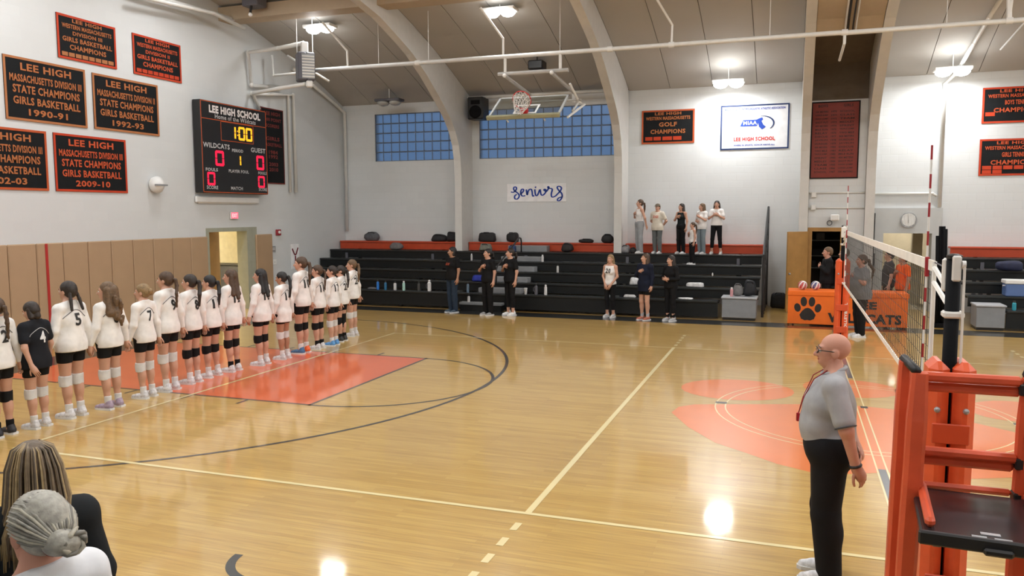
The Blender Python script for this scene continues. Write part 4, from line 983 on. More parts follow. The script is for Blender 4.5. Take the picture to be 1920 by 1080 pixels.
um = tag(MB().tube([(1.08, 16.55, 0.0), (1.1, 16.6, 2.55)], 0.02, 8).out('pole', M_BLACK), 'tall thin black pole leaning in the corner left of the passage', 'pole')
MB().tube([(1.085, 16.5, 1.3), (1.0, 16.45, 1.75)], 0.02, 8).out('side_arm', M_BLACK, um); MB().tube([(1.085, 16.55, 0.9), (1.09, 16.58, 1.5)], 0.05, 8).out('wrapped_cloth', M_BLACK, um)

# ================================================================== SCORER TABLE
M_TORG = mat('table_orange', (0.86, 0.16, 0.012), 0.5, var=0.04)
TX0, TX1, TYF = -0.97, 1.53, 13.0
tb = tag(empty('scorer_table', (0.28, TYF, 0)), 'orange covered scorer table with black paw print and wildcats lettering', 'table')
def tpart(nm, b, m): b.v = [(x-0.28, y-TYF, z) for x, y, z in b.v]; return b.out(nm, m, tb)
fr = tpart('front_panel', MB().bbox(TX0, TX1, TYF, TYF+0.03, 0.03, 0.70, 0.008), M_TORG)
tpart('valance', MB().bbox(TX0-0.01, TX1+0.01, TYF-0.02, TYF+0.02, 0.68, 0.79, 0.012), M_TORG)
tpart('table_top', MB().bbox(TX0, TX1, TYF-0.01, TYF+0.72, 0.76, 0.79, 0.008), M_TORG)
for x in (TX0, TX1-0.03): tpart('side_panel', MB().box(x, x+0.03, TYF+0.03, TYF+0.65, 0.03, 0.76), M_TORG)
for x in (TX0+0.1, TX1-0.14):
    for y in (TYF+0.12, TYF+0.6): tpart('leg', MB().box(x, x+0.04, y, y+0.04, 0, 0.76), M_GREY)
plt = Plane((TX0-0.28, 0, 0), (1, 0, 0), (0, 0, 1))
def paw_print(cu_, cv, s, m, parent):
    P = [[(cu_-0.30*s, cv-0.20*s), (cu_-0.24*s, cv-0.36*s), (cu_-0.1*s, cv-0.42*s), (cu_, cv-0.40*s), (cu_+0.1*s, cv-0.42*s), (cu_+0.24*s, cv-0.36*s), (cu_+0.30*s, cv-0.20*s), (cu_+0.2*s, cv-0.04*s), (cu_+0.1*s, cv+0.05*s), (cu_, cv+0.08*s), (cu_-0.1*s, cv+0.05*s), (cu_-0.2*s, cv-0.04*s)]]
    P += [ellipse(cu_-0.38*s, cv+0.08*s, 0.12*s, 0.17*s, 0.2), ellipse(cu_-0.15*s, cv+0.32*s, 0.12*s, 0.19*s, 0.05), ellipse(cu_+0.15*s, cv+0.32*s, 0.12*s, 0.19*s, -0.05), ellipse(cu_+0.38*s, cv+0.08*s, 0.12*s, 0.17*s, -0.2)]
    flat('paw_print', plt, P[:1], m, parent, 0.004); 
    for q in P[1:]: flat('paw_toe', plt, [q], m, parent, 0.004)
M_TBK = mat('table_print_black', (0.02, 0.016, 0.014), 0.6)
paw_print(0.43, 0.36, 0.58, M_TBK, fr)
text_on('lettering', plt, 'LEE', 1.62, 0.50, 0.50, 0.17, M_TBK, fr, 0.006, 0.05); text_on('lettering', plt, 'WILDCATS', 1.62, 0.20, 1.52, 0.22, M_TBK, fr, 0.006, 0.05)
def volleyball(x, y, z, cols, label):
    o = tag(MB().ball((0, 0, 0), 0.105, 20, 14).out('volleyball', mat('ball_white', (0.80, 0.78, 0.76), 0.4), smooth=True, loc=(x, y, z+0.105)), label, 'ball')
    for k, c in enumerate(cols):
        for a0 in ((20, -110, 150)[k], (70, -60, -160)[k]):
            v = []; f = []
            for i in range(7):
                for j in range(3):
                    az = R(a0+16*j); el = R(-50+100*i/6+8*j); rr = 0.1065
                    v.append((rr*math.cos(el)*math.cos(az), rr*math.cos(el)*math.sin(az), rr*math.sin(el)))
            for i in range(6):
                for j in range(2): f.append((i*3+j, i*3+j+1, (i+1)*3+j+1, (i+1)*3+j))
            link('ball_panel', v, f, mat('ball_panel_%s' % str(c), c, 0.4), o, True)
    o.rotation_euler = (0.4, 0.2, 0.7)
    return o
volleyball(-0.66, 13.28, 0.79, [(0.45, 0.03, 0.03), (0.35, 0.05, 0.04), (0.5, 0.04, 0.04)], 'red and white volleyball, left of the two on the scorer table')
volleyball(-0.38, 13.30, 0.79, [(0.05, 0.05, 0.22), (0.35, 0.04, 0.08), (0.05, 0.05, 0.2)], 'blue red and white volleyball, right of the two on the scorer table')

# ================================================================== NET AND POSTS
M_TAPE = mat('net_tape', (0.80, 0.78, 0.72), 0.6)
M_CORD = mat('net_cord', (0.035, 0.032, 0.028), 0.8)
M_STRAP = mat('strap_white', (0.74, 0.72, 0.68), 0.5)
nt_ = tag(empty('volleyball_net', (0, 4.5, 1.24)), 'black mesh volleyball net with cream tape stretched across the court', 'net')
def npart(nm, b, m, sm=False): b.v = [(x, y-4.5, z-1.24) for x, y, z in b.v]; return b.out(nm, m, nt_, sm)
NY0, NY1 = -0.25, 9.25
npart('top_tape', MB().box(-0.005, 0.005, NY0, NY1, 2.17, 2.245), M_TAPE)
npart('bottom_tape', MB().box(-0.004, 0.004, NY0, NY1, 1.235, 1.285), M_TAPE)
for y in (NY0, NY1): npart('side_tape', MB().box(-0.006, 0.006, y-0.022, y+0.022, 1.235, 2.245), M_TAPE)
mesh = MB()
for k in range(1, 95):
    y = NY0+(NY1-NY0)*k/95; mesh.tube([(0, y, 1.27), (0, y, 2.18)], 0.0022, 4, caps=False)
for k in range(1, 10): mesh.tube([(0, NY0, 1.24+0.1*k), (0, NY1, 1.24+0.1*k)], 0.0022, 4, caps=False)
mo = npart('netting', mesh, M_CORD); mo['kind'] = 'stuff'
npart('top_cable', MB().tube([(0, -0.95, 2.22), (0, NY0, 2.235), (0, NY1, 2.235), (0, 9.95, 2.2)], 0.005, 5), M_DGREY)
for (y, py, sg_) in ((NY0, -0.93, -1), (NY1, 9.92, 1)):
    npart('tension_strap', MB().box(-0.003, 0.003, 0, 0, 0, 0) if False else MB().tube([(0, y, 2.20), (0, py, 2.06)], 0.016, 5), M_STRAP)
    npart('tension_strap', MB().tube([(0, y, 2.10), (0, py, 1.98)], 0.016, 5), M_STRAP)
    npart('tension_strap', MB().tube([(0, y, 1.27), (0, py, 1.25)], 0.018, 5), M_STRAP)
    npart('net_dowel', MB().tube([(0.0, y-sg_*0.0, 1.0 if sg_ < 0 else 1.24), (0, y, 2.24)], 0.015, 8), M_WHITE)
M_ARED = mat('antenna_red', (0.33, 0.012, 0.02), 0.4)
for y in (0.0, 9.0):
    for k in range(18): npart('antenna_band', MB().tube([(-0.012, y, 1.24+0.1*k), (-0.012, y, 1.34+0.1*k)], 0.0075, 7), M_ARED if k % 2 else M_WHITE)
    npart('antenna_clip', MB().bbox(-0.022, 0.004, y-0.02, y+0.02, 2.12, 2.26, 0.004), M_ARED)
def post(y, label, near):
    sg_ = -1 if near else 1
    o = tag(empty('net_post', (-0.01 if near else 0.0, y, 0)), label, 'post')
    MB().tube([(0, 0, 0), (0, 0, 2.30)], 0.040, 14).out('pole', M_MATTE, o, True)
    MB().lathe([(0.043, 2.30), (0.044, 2.32), (0.02, 2.33)], 14).out('cap', M_BLACK, o)
    MB().bbox(-0.05, 0.05, 0.045 if near else -0.10, 0.10 if near else -0.045, 2.1, 2.3, 0.012).out('pulley_housing', M_STRAP, o)
    MB().bbox(-0.018, 0.03, -0.062, -0.035, 2.17, 2.32, 0.008).out('winch_head', M_STRAP, o)
    MB().lathe([(0.022, -0.01), (0.022, 0.01)], 12).xform(Matrix.Translation((0.042, -0.05, 2.27)) @ Matrix.Rotation(R(90), 4, 'Y')).out('pulley_wheel', M_WHITE, o)
    MB().bbox(-0.052, 0.062, -0.052, 0.052, 1.95, 1.99, 0.01).out('strap_collar', M_STRAP, o)
    MB().bbox(-0.05, 0.05, -0.05, 0.05, 1.21, 1.25, 0.01).out('strap_collar', M_STRAP, o)
    MB().tube([(0.045, -0.06*1, 2.28), (0.05, -0.065, 1.0)], 0.008, 6).out('pull_rope', M_STRAP, o)
    for s_ in (-1, 1):
        zt = 1.70
        x0, x1 = (0.010, 0.128) if s_ > 0 else (-0.122, -0.010)
        pd = MB().bbox(x0, x1, -0.135, 0.135, 0.02, zt, 0.045)
        pd.out('post_pad', M_POSTPAD, o)
        MB().ball((s_*0.075, -0.14, 1.42), 0.018, 8, 5).out('grommet', M_GREY, o)
    for z in (1.22, 0.72, 0.3): MB().bbox(-0.10, 0.10, -0.146, -0.13, z, z+0.12, 0.006).out('pad_flap', mat('orange_vinyl_dark', (0.58, 0.075, 0.022), 0.4), o)
    MB().lathe([(0.11, 0.001), (0.11, 0.015)], 16).out('floor_plate', M_GREY, o)
    return o
post(-1.0, 'padded black net post with orange pads behind the referee stand', True)
pf = post(10.02, 'padded far net post with tall orange pads left of the line judge', False)
text_on('lettering', Plane((0, -0.136, 0.9), (0, 0, 1), (-1, 0, 0)), 'VOLLEYBALL', -0.3, -0.075, 0.55, 0.05, M_WHITE, pf, 0.004)

# ================================================================== REFEREE STAND
rs = tag(empty('referee_stand', (0, -1.9, 0)), 'orange padded referee stand with black platform at the right', 'stand')
def rp(nm, b, m, sm=False): b.v = [(x, y+1.9, z) for x, y, z in b.v]; return b.out(nm, m, rs, sm)
def pad_post(a, c, wx, wy):
    """padded square upright from a (bottom) to c (top)"""
    mb = MB(); V = []
    n = 7
    for k in range(n+1):
        t = k/n; p_ = Vector(a)*(1-t)+Vector(c)*t; s_ = 0.8 if k in (0, n) else 1+0.03*math.sin(k*2.2)
        for (ux, uy) in ((-1, -0.6), (-0.6, -1), (0.6, -1), (1, -0.6), (1, 0.6), (0.6, 1), (-0.6, 1), (-1, 0.6)): V.append((p_.x+ux*wx*s_, p_.y+uy*wy*s_, p_.z))
    F = [(k*8+j, k*8+(j+1) % 8, (k+1)*8+(j+1) % 8, (k+1)*8+j) for k in range(n) for j in range(8)]
    F += [tuple(range(7, -1, -1)), tuple(n*8+j for j in range(8))]
    return mb.add(V, F)
M_PADD = mat('orange_vinyl_stand', (0.62, 0.085, 0.03), 0.36, var=0.1, scale=7, bump=0.2)
rp('upright', pad_post((-0.345, -1.55, 0.0), (-0.318, -1.56, 1.77), 0.036, 0.05), M_PADD)
rp('upright', pad_post((-0.315, -1.78, 0.0), (-0.270, -1.74, 1.745), 0.047, 0.05), M_PADD)
rp('upright', pad_post((0.235, -1.60, 0.0), (0.262, -1.60, 1.72), 0.042, 0.05), M_PADD)
rp('upright', pad_post((0.385, -1.85, 0.0), (0.36, -1.78, 1.72), 0.048, 0.05), M_PADD)
rp('grip', MB().tube([(-0.320, -1.52, 1.78), (-0.288, -1.76, 1.755)], 0.024, 8), M_BLACK, True)
rp('grip', MB().tube([(0.255, -1.56, 1.735), (0.355, -1.80, 1.735)], 0.028, 8), M_BLACK, True)
def rail(y, z, x0=-0.25, x1=0.22, r=0.028):
    rp('guard_rail', MB().bbox(x0, x1, y-r, y+r, z-r*0.9, z+r*0.9, 0.014), M_PADD)
rail(-1.62, 1.705); rail(-1.60, 1.648); rail(-1.62, 1.300, r=0.027); rail(-1.60, 1.250, x1=0.205)
rail(-1.62, 1.115, r=0.02, x1=0.2)
for z in (1.665, 1.275, 1.09): rp('clamp', MB().bbox(0.205, 0.245, -1.65, -1.57, z-0.03, z+0.03, 0.006), M_BLACK)
ROT = Matrix.Translation((-0.24, -1.65, 0)) @ Matrix.Rotation(R(-4), 4, 'Z') @ Matrix.Translation((0.24, 1.65, 0.028))
pf_ = rp('platform', MB().bbox(-0.27, 0.30, -2.30, -1.63, 1.035, 1.075, 0.008).xform(ROT), mat('platform_black', (0.016, 0.016, 0.018), 0.22, var=0.1))
rp('platform_lip', MB().bbox(-0.28, 0.31, -2.325, -2.295, 1.02, 1.085, 0.008).xform(ROT), M_BLACK)
rp('platform_handle', MB().bbox(-0.02, 0.10, -2.345, -2.32, 1.015, 1.05, 0.01).xform(ROT), M_BLACK)
rp('maker_plate', MB().box(-0.02, 0.06, -2.24, -2.21, 1.075, 1.078).xform(ROT), mat('plate_silver', (0.45, 0.45, 0.47), 0.3, metal=0.6))
rp('warning_sticker', MB().box(-0.06, 0.0, -2.29, -2.26, 1.075, 1.077).box(0.03, 0.10, -2.29, -2.265, 1.075, 1.077).xform(ROT), M_GREY)
rp('side_bumper', pad_post((-0.225, -2.24, 1.10), (-0.225, -1.68, 1.10), 0.024, 0.024) if False else MB().bbox(-0.25, -0.205, -2.25, -1.66, 1.077, 1.125, 0.016).xform(ROT), M_PADD)
rp('side_bumper', MB().bbox(0.235, 0.28, -2.25, -1.66, 1.077, 1.125, 0.016).xform(ROT), M_PADD)
for x in (-0.20, 0.22): rp('support_arm', MB().bbox(x-0.02, x+0.02, -2.28, -1.56, 1.0, 1.04, 0.006).xform(ROT), M_DGREY)
rp('base_bar', MB().bbox(-0.42, 0.43, -1.62, -1.54, 0.0, 0.06, 0.01), M_DGREY)
# ================================================================== PEOPLE
def surface_nets(F, X, Y, Z):
    S = F < 0
    nx, ny, nz = F.shape
    off = [(0,0,0),(1,0,0),(0,1,0),(1,1,0),(0,0,1),(1,0,1),(0,1,1),(1,1,1)]
    cnt = np.zeros((nx-1, ny-1, nz-1), np.int8)
    for a, b, c in off: cnt += S[a:nx-1+a, b:ny-1+b, c:nz-1+c]
    act = (cnt > 0) & (cnt < 8)
    I, J, K = np.nonzero(act)
    n = len(I)
    idx = -np.ones(act.shape, np.int64); idx[I, J, K] = np.arange(n)
    vals = [F[I+a, J+b, K+c] for a, b, c in off]
    P = np.zeros((n, 3)); C = np.zeros(n)
    for e0 in range(8):
        for ax in range(3):
            if off[e0][ax]: continue
            o1 = list(off[e0]); o1[ax] = 1; e1 = o1[0]+2*o1[1]+4*o1[2]
            f0, f1 = vals[e0], vals[e1]
            cr = (f0 < 0) != (f1 < 0)
            d = np.where(cr, f0-f1, 1); t = np.where(cr, f0/d, 0)
            q = np.array(off[e0], float)[None, :].repeat(n, 0); q[:, ax] += t
            P += q*cr[:, None]; C += cr
    P /= C[:, None]
    def interp(A, i, t): return A[i]+(A[i+1]-A[i])*t
    V = np.stack([interp(X, I, P[:, 0]), interp(Y, J, P[:, 1]), interp(Z, K, P[:, 2])], 1)
    faces = []
    # x edges
    e = S[:-1, 1:-1, 1:-1] != S[1:, 1:-1, 1:-1]; i, j, k = np.nonzero(e); j += 1; k += 1
    q = np.stack([idx[i, j-1, k-1], idx[i, j, k-1], idx[i, j, k], idx[i, j-1, k]], 1); fl_ = ~S[i, j, k]; q[fl_] = q[fl_][:, ::-1]; faces.append(q)
    e = S[1:-1, :-1, 1:-1] != S[1:-1, 1:, 1:-1]; i, j, k = np.nonzero(e); i += 1; k += 1
    q = np.stack([idx[i-1, j, k-1], idx[i-1, j, k], idx[i, j, k], idx[i, j, k-1]], 1); fl_ = ~S[i, j, k]; q[fl_] = q[fl_][:, ::-1]; faces.append(q)
    e = S[1:-1, 1:-1, :-1] != S[1:-1, 1:-1, 1:]; i, j, k = np.nonzero(e); i += 1; j += 1
    q = np.stack([idx[i-1, j-1, k], idx[i, j-1, k], idx[i, j, k], idx[i-1, j, k]], 1); fl_ = ~S[i, j, k]; q[fl_] = q[fl_][:, ::-1]; faces.append(q)
    return V, np.concatenate(faces)

def cap(a, b, ra, rb=None): return ('c', np.array(a, float), np.array(b, float), ra, ra if rb is None else rb)
def ell(c, r, M=None): return ('e', np.array(c, float), np.array(r, float), M)
def grow(prims, d):
    out = []
    for p in prims:
        if p[0] == 'c': out.append(('c', p[1], p[2], p[3]+d, p[4]+d))
        else: out.append(('e', p[1], p[2]+d, p[3]))
    return out
def bounds(p):
    if p[0] == 'c':
        r = max(p[3], p[4]); return np.minimum(p[1], p[2])-r, np.maximum(p[1], p[2])+r
    r = p[2] if p[3] is None else np.full(3, p[2].max())
    return p[1]-r, p[1]+r
def sdf_mesh(prims, h, k=0.025, cuts=(), carve=()):
    B = [bounds(p) for p in prims]
    lo = np.min([b[0] for b in B], 0)-2.5*h; hi = np.max([b[1] for b in B], 0)+2.5*h
    for (n, c) in cuts:          # tighten the box with axis-aligned cuts
        for ax in range(3):
            if abs(abs(n[ax])-1) < 1e-6:
                if n[ax] > 0: hi[ax] = min(hi[ax], c+2.5*h)
                else: lo[ax] = max(lo[ax], -c-2.5*h)
    X, Y, Z = [np.arange(lo[a], hi[a]+h, h) for a in range(3)]
    F = np.full((len(X), len(Y), len(Z)), 0.2)
    m = k+2*h
    for p, b in zip(prims, B):
        s = []
        for ax, A in enumerate((X, Y, Z)):
            i0 = max(0, int((b[0][ax]-m-A[0])/h)); i1 = min(len(A), int((b[1][ax]+m-A[0])/h)+2)
            s.append(slice(i0, max(i0, i1)))
        x = X[s[0]][:, None, None]; y = Y[s[1]][None, :, None]; z = Z[s[2]][None, None, :]
        if x.size == 0 or y.size == 0 or z.size == 0: continue
        if p[0] == 'c':
            a = p[1]; ba = p[2]-p[1]; L = max(1e-9, ba@ba)
            px, py, pz = x-a[0], y-a[1], z-a[2]
            t = np.clip((px*ba[0]+py*ba[1]+pz*ba[2])/L, 0, 1)
            d = np.sqrt((px-ba[0]*t)**2+(py-ba[1]*t)**2+(pz-ba[2]*t)**2)-(p[3]+(p[4]-p[3])*t)
        else:
            c, r, M = p[1], p[2], p[3]
            px, py, pz = x-c[0], y-c[1], z-c[2]
            if M is not None: px, py, pz = (M[0][0]*px+M[1][0]*py+M[2][0]*pz, M[0][1]*px+M[1][1]*py+M[2][1]*pz, M[0][2]*px+M[1][2]*py+M[2][2]*pz)
            qx, qy, qz = px/r[0], py/r[1], pz/r[2]
            k0 = np.sqrt(qx*qx+qy*qy+qz*qz); k1 = np.sqrt((qx/r[0])**2+(qy/r[1])**2+(qz/r[2])**2)+1e-9
            d = k0*(k0-1)/k1
        f = F[s[0], s[1], s[2]]
        hh = np.clip(0.5+0.5*(d-f)/k, 0, 1)
        F[s[0], s[1], s[2]] = d+(f-d)*hh-k*hh*(1-hh)
    for (n, c) in cuts:
        F = np.maximum(F, n[0]*X[:, None, None]+n[1]*Y[None, :, None]+n[2]*Z[None, None, :]-c)
    for p in carve:
        c, r = p[1], p[2]
        q = np.sqrt(((X[:, None, None]-c[0])/r[0])**2+((Y[None, :, None]-c[1])/r[1])**2+((Z[None, None, :]-c[2])/r[2])**2)
        F = np.maximum(F, (1-q)*r.min())
    F[0] = F[-1] = 0.2; F[:, 0] = F[:, -1] = 0.2; F[:, :, 0] = F[:, :, -1] = 0.2
    return surface_nets(F, X, Y, Z)

def tube_np(pts, rad, n=6):
    b = MB(); b.tube(pts, list(rad), n); return np.array(b.v), b.f

SKIN = {'fair': (0.56, 0.31, 0.215), 'tan': (0.42, 0.215, 0.13), 'brown': (0.20, 0.085, 0.045), 'pink': (0.55, 0.27, 0.19)}
def cloth(name, c, rough=0.8): return mat('cloth_'+name, c, rough, var=0.10, scale=9, bump=0.25, spec=0.2)
def V3(*a): return np.array(a, float)

def person(loc, rz, H, label, skin='fair', build=1.0, female=True, arms=('down', 'down'), head=(0, 0), hair=None, hairc=(0.03, 0.018, 0.012),
           top=None, bottom=None, pads=None, socks=None, shoes=(0.7, 0.7, 0.7), number=None, numc=None, group=None, h=0.013, belly=0.0,
           chest_text=None, stance=0.0, lean=0.0, child=False, extra=None, kneez=0.48, detail=False, cat='person', footz=0.0, shoes2=None, brace=False, sleeve=0.62, back_text=None):
    s = H/1.70; bld = build
    skm = mat('skin_'+skin, SKIN[skin], 0.55, var=0.06, scale=8)
    # ---- skeleton
    hipw = 0.088*bld; sgn = (-1, 1)
    kn = {g: V3(g*(0.092+stance*0.5), 0.012+lean*0.0, kneez) for g in sgn}
    an = {g: V3(g*(0.092+stance), -0.02, 0.085) for g in sgn}
    hp_ = {g: V3(g*hipw, 0, 0.885) for g in sgn}
    shw = 0.168*(0.6+0.4*bld)*(0.97 if female else 1.08)
    S = {g: V3(g*shw, -0.012, 1.372) for g in sgn}
    torso = [ell((0, 0, 1.24), (0.150*bld, 0.102*bld, 0.19)), ell((0, 0.002, 1.07), (0.128*bld, 0.098*bld, 0.16)),
             cap((-0.062*bld, 0, 0.94), (0.062*bld, 0, 0.94), 0.108*bld), cap(S[-1]*V3(0.9, 1, 1), S[1]*V3(0.9, 1, 1), 0.058),
             cap((-0.09, -0.018, 1.395), (-0.03, -0.018, 1.455), 0.046), cap((0.09, -0.018, 1.395), (0.03, -0.018, 1.455), 0.046)]
    if female and not child: torso += [ell((g*0.063, 0.080*bld, 1.24), (0.058, 0.05, 0.06)) for g in sgn]
    if belly: torso += [ell((0, 0.05+belly*0.5, 1.08), (0.15*bld, 0.10+belly, 0.17)), ell((0, 0.05, 1.22), (0.15*bld, 0.11, 0.13))]
    butt = [ell((g*0.064*bld, -0.048*bld, 0.905), (0.080*bld, 0.070*bld, 0.085)) for g in sgn]
    tb_ = 0.6+0.4*bld
    legs = []
    for g in sgn:
        legs += [cap(hp_[g], kn[g], 0.088*tb_*(1 if female else 0.95), 0.057*tb_), cap(kn[g], an[g], 0.054*tb_, 0.037), ell(kn[g]*0.68+an[g]*0.32+V3(0, -0.016, 0), (0.052*tb_, 0.055*tb_, 0.105))]
    feet = []
    for g in sgn: feet += [cap(an[g]+V3(0, -0.02, -0.045), an[g]+V3(g*0.012, 0.145, -0.055), 0.036, 0.028), cap(an[g], an[g]+V3(0, 0, -0.03), 0.036, 0.038)]
    # ---- arms
    POSE = {'down': (V3(0.235, -0.025, 1.115), V3(0.250, 0.035, 0.885), V3(0.0, 0.12, -1), V3(1, 0, 0)),
            'hold': (V3(0.232, -0.01, 1.115), V3(0.262, 0.065, 0.89), V3(0.10, 0.12, -1), V3(1, 0.2, 0)),
            'hold_back': (V3(0.232, -0.055, 1.115), V3(0.262, -0.055, 0.885), V3(0.10, -0.02, -1), V3(1, 0.2, 0)),
            'heart': (V3(0.245, 0.05, 1.14), V3(0.055, 0.155, 1.255), V3(-1, 0.15, 0.35), V3(0, 1, 0)),
            'behind': (V3(0.255, -0.10, 1.12), V3(0.085, -0.175, 0.915), V3(-0.75, -0.25, -0.55), V3(0, -1, 0)),
            'front': (V3(0.235, 0.02, 1.12), V3(0.045, 0.165, 0.985), V3(-0.8, 0.3, -0.3), V3(0.2, 1, 0)),
            'low_front': (V3(0.225, 0.0, 1.115), V3(0.085, 0.13, 0.90), V3(-0.5, 0.3, -0.9), V3(0.2, 1, 0)),
            'belly': (V3(0.25, 0.02, 1.11), V3(0.04, 0.20, 1.10), V3(-0.9, 0.15, 0.1), V3(0, 1, 0)),
            'hang_back': (V3(0.235, -0.085, 1.115), V3(0.20, -0.15, 0.875), V3(-0.2, -0.45, -0.8), V3(0.6, -0.6, 0.1))}
    ws_ = shw/0.168
    armp = {}; hands = []
    for g, nm in zip(sgn, arms):           # sgn -1 = the person's left
        E, Wp, hd, pn = POSE[nm]
        fx_ = V3(g*(ws_ if nm in ('down', 'hold', 'hold_back', 'hang_back') else 1), 1, 1); gx = V3(g, 1, 1)
        if belly and nm in ('hang_back', 'down'): fx_ = fx_*V3(1.08, 1, 1)
        E, Wp, hd, pn = E*V3(g*ws_, 1, 1), Wp*fx_, hd*gx, pn*gx
        hd = hd/np.linalg.norm(hd); pn = pn-hd*(pn@hd); pn = pn/np.linalg.norm(pn)
        armp[g] = (S[g], E, Wp, hd, pn)
    arm_prims = []
    ar = 0.046*(0.75+0.25*bld)*(1 if female else 1.12)
    for g in sgn:
        s0, E, Wp, hd, pn = armp[g]
        arm_prims += [cap(s0, E, ar*1.05, ar*0.80), cap(E, Wp, ar*0.80, ar*0.55), cap(Wp, Wp+hd*0.055, 0.025, 0.030)]
        side = np.cross(hd, pn)
        for o_ in (-0.018, 0.0, 0.018): arm_prims.append(cap(Wp+hd*0.035+side*o_*0.8, Wp+hd*0.085+side*o_*1.2, 0.017, 0.016))
    neck = [cap((0, -0.022, 1.40), (0, 0.004, 1.52), 0.054 if female else 0.062)]
    # ---- head prims in rotated frame about the neck top
    yw, pt = head
    Rm = np.array(Matrix.Rotation(yw, 3, 'Z') @ Matrix.Rotation(pt, 3, 'X'))
    piv = V3(0, -0.01, 1.50)
    def hx(p): return piv+Rm @ (V3(*p)-piv)
    def hell(c, r): return ell(hx(c), r, Rm)
    def hcap(a, b, ra, rb=None): return cap(hx(a), hx(b), ra, rb)
    hs = 1.12 if child else 1.0
    headp = [hell((0, -0.014, 1.612), (0.076, 0.096, 0.091)), hell((0, 0.028, 1.565), (0.062, 0.068, 0.088)), hell((0, 0.058, 1.508), (0.036, 0.034, 0.026)),
             hcap((0, 0.02, 1.50), (0, -0.015, 1.46), 0.052, 0.052), hcap((-0.035, 0.075, 1.607), (0.035, 0.075, 1.607), 0.015)]
    nose = [hcap((0, 0.092, 1.590), (0, 0.112, 1.556), 0.008, 0.0135), hcap((-0.012, 0.098, 1.551), (0.012, 0.098, 1.551), 0.0095)]
    ears = [hell((g*0.078, -0.008, 1.572), (0.011, 0.024, 0.031)) for g in sgn]
    carve = [('e', hx((g*0.031, 0.104, 1.586)), V3(0.021, 0.022, 0.013), None) for g in sgn]
    hh_ = 0.0085 if not detail else 0.0055
    HV, HF = sdf_mesh(headp+nose+ears, hh_, 0.012, carve=carve)
    BV, BF = sdf_mesh(torso+butt+legs+feet+arm_prims+neck, h, 0.03)
    verts = [BV, HV]; faces = [tuple(q) for q in BF]+[tuple(int(i)+len(BV) for i in q) for q in HF]
    nv = len(BV)+len(HV)
    # ---- fingers
    for g, nm in zip(sgn, arms):
        s0, E, Wp, hd, pn = armp[g]
        side = np.cross(hd, pn)          # across the knuckles
        if (nm in ('heart', 'front', 'belly')): curl0 = 0.12
        else: curl0 = 0.34
        for i, (o_, L, r) in enumerate(((-0.029, 0.066, 0.0075), (-0.010, 0.078, 0.0082), (0.010, 0.083, 0.0084), (0.029, 0.074, 0.008))):
            p_ = Wp+hd*0.078+side*o_; d = hd.copy(); P = [p_]
            for sg_ in range(3):
                c = curl0*(0.5+0.5*sg_); d = d*math.cos(c)-pn*math.sin(c); p_ = p_+d*L/3*(1.15, 1.0, 0.85)[sg_]; P.append(p_)
            v, f = tube_np(P, (r*1.05, r, r*0.92, r*0.7)); verts.append(v); faces += [tuple(i_+nv for i_ in q) for q in f]; nv += len(v)
        tdir = side*(1 if (g > 0) else 1)
        th = side*0.8+hd*0.55-pn*0.25; th = th/np.linalg.norm(th)
        p_ = Wp+hd*0.025+side*0.022; P = [p_, p_+th*0.032, p_+th*0.055+hd*0.018, p_+th*0.064+hd*0.040]
        v, f = tube_np(P, (0.012, 0.011, 0.0095, 0.007)); verts.append(v); faces += [tuple(i_+nv for i_ in q) for q in f]; nv += len(v)
    VV = np.concatenate(verts)*s
    me = bpy.data.meshes.new('person'); me.from_pydata(VV.tolist(), [], [tuple(int(i) for i in q) for q in faces])
    me.polygons.foreach_set('use_smooth', [True]*len(me.polygons)); me.materials.append(skm)
    o = bpy.data.objects.new('person', me); COL.objects.link(o); o.location = loc; o.rotation_euler = (0, 0, rz)
    tag(o, label, cat, group)
    def sub(nm, V, F, m, parent=o, sm=True):
        me = bpy.data.meshes.new(nm); me.from_pydata((V*s).tolist(), [], [tuple(int(i) for i in q) for q in F])
        if sm: me.polygons.foreach_set('use_smooth', [True]*len(me.polygons))
        me.materials.append(m); c = bpy.data.objects.new(nm, me); COL.objects.link(c); c.parent = parent; return c
    # ---- face
    for g in sgn:
        b_ = MB().ball((0, 0, 0), 0.0125, 8, 6); c = hx((g*0.031, 0.0815, 1.586)); V = np.array(b_.v) @ Rm.T+c
        e = sub('eye', V, b_.f, mat('eye_white', (0.75, 0.73, 0.70), 0.3))
        b_ = MB().ball((0, 0, 0), 0.0066, 8, 5); V = np.array(b_.v) @ Rm.T+hx((g*0.031, 0.0905, 1.586)); sub('iris', V, b_.f, mat('eye_iris', (0.06, 0.04, 0.03), 0.2), e)
        b_ = MB().tube([(g*0.016, 0.0905, 1.609), (g*0.033, 0.092, 1.614), (g*0.050, 0.080, 1.608)], 0.0042, 5); V = (np.array(b_.v)-piv) @ Rm.T+piv
        sub('eyebrow', V, b_.f, mat('brow_%s' % str(hairc), tuple(c_*0.8 for c_ in hairc), 0.8))
    b_ = MB().ball((0, 0, 0), (0.023, 0.009, 0.0078), 10, 6); V = np.array(b_.v) @ Rm.T+hx((0, 0.0885, 1.526)); sub('lips', V, b_.f, mat('lips_'+skin, tuple(c*q for c, q in zip(SKIN[skin], (0.9, 0.6, 0.6))), 0.5))
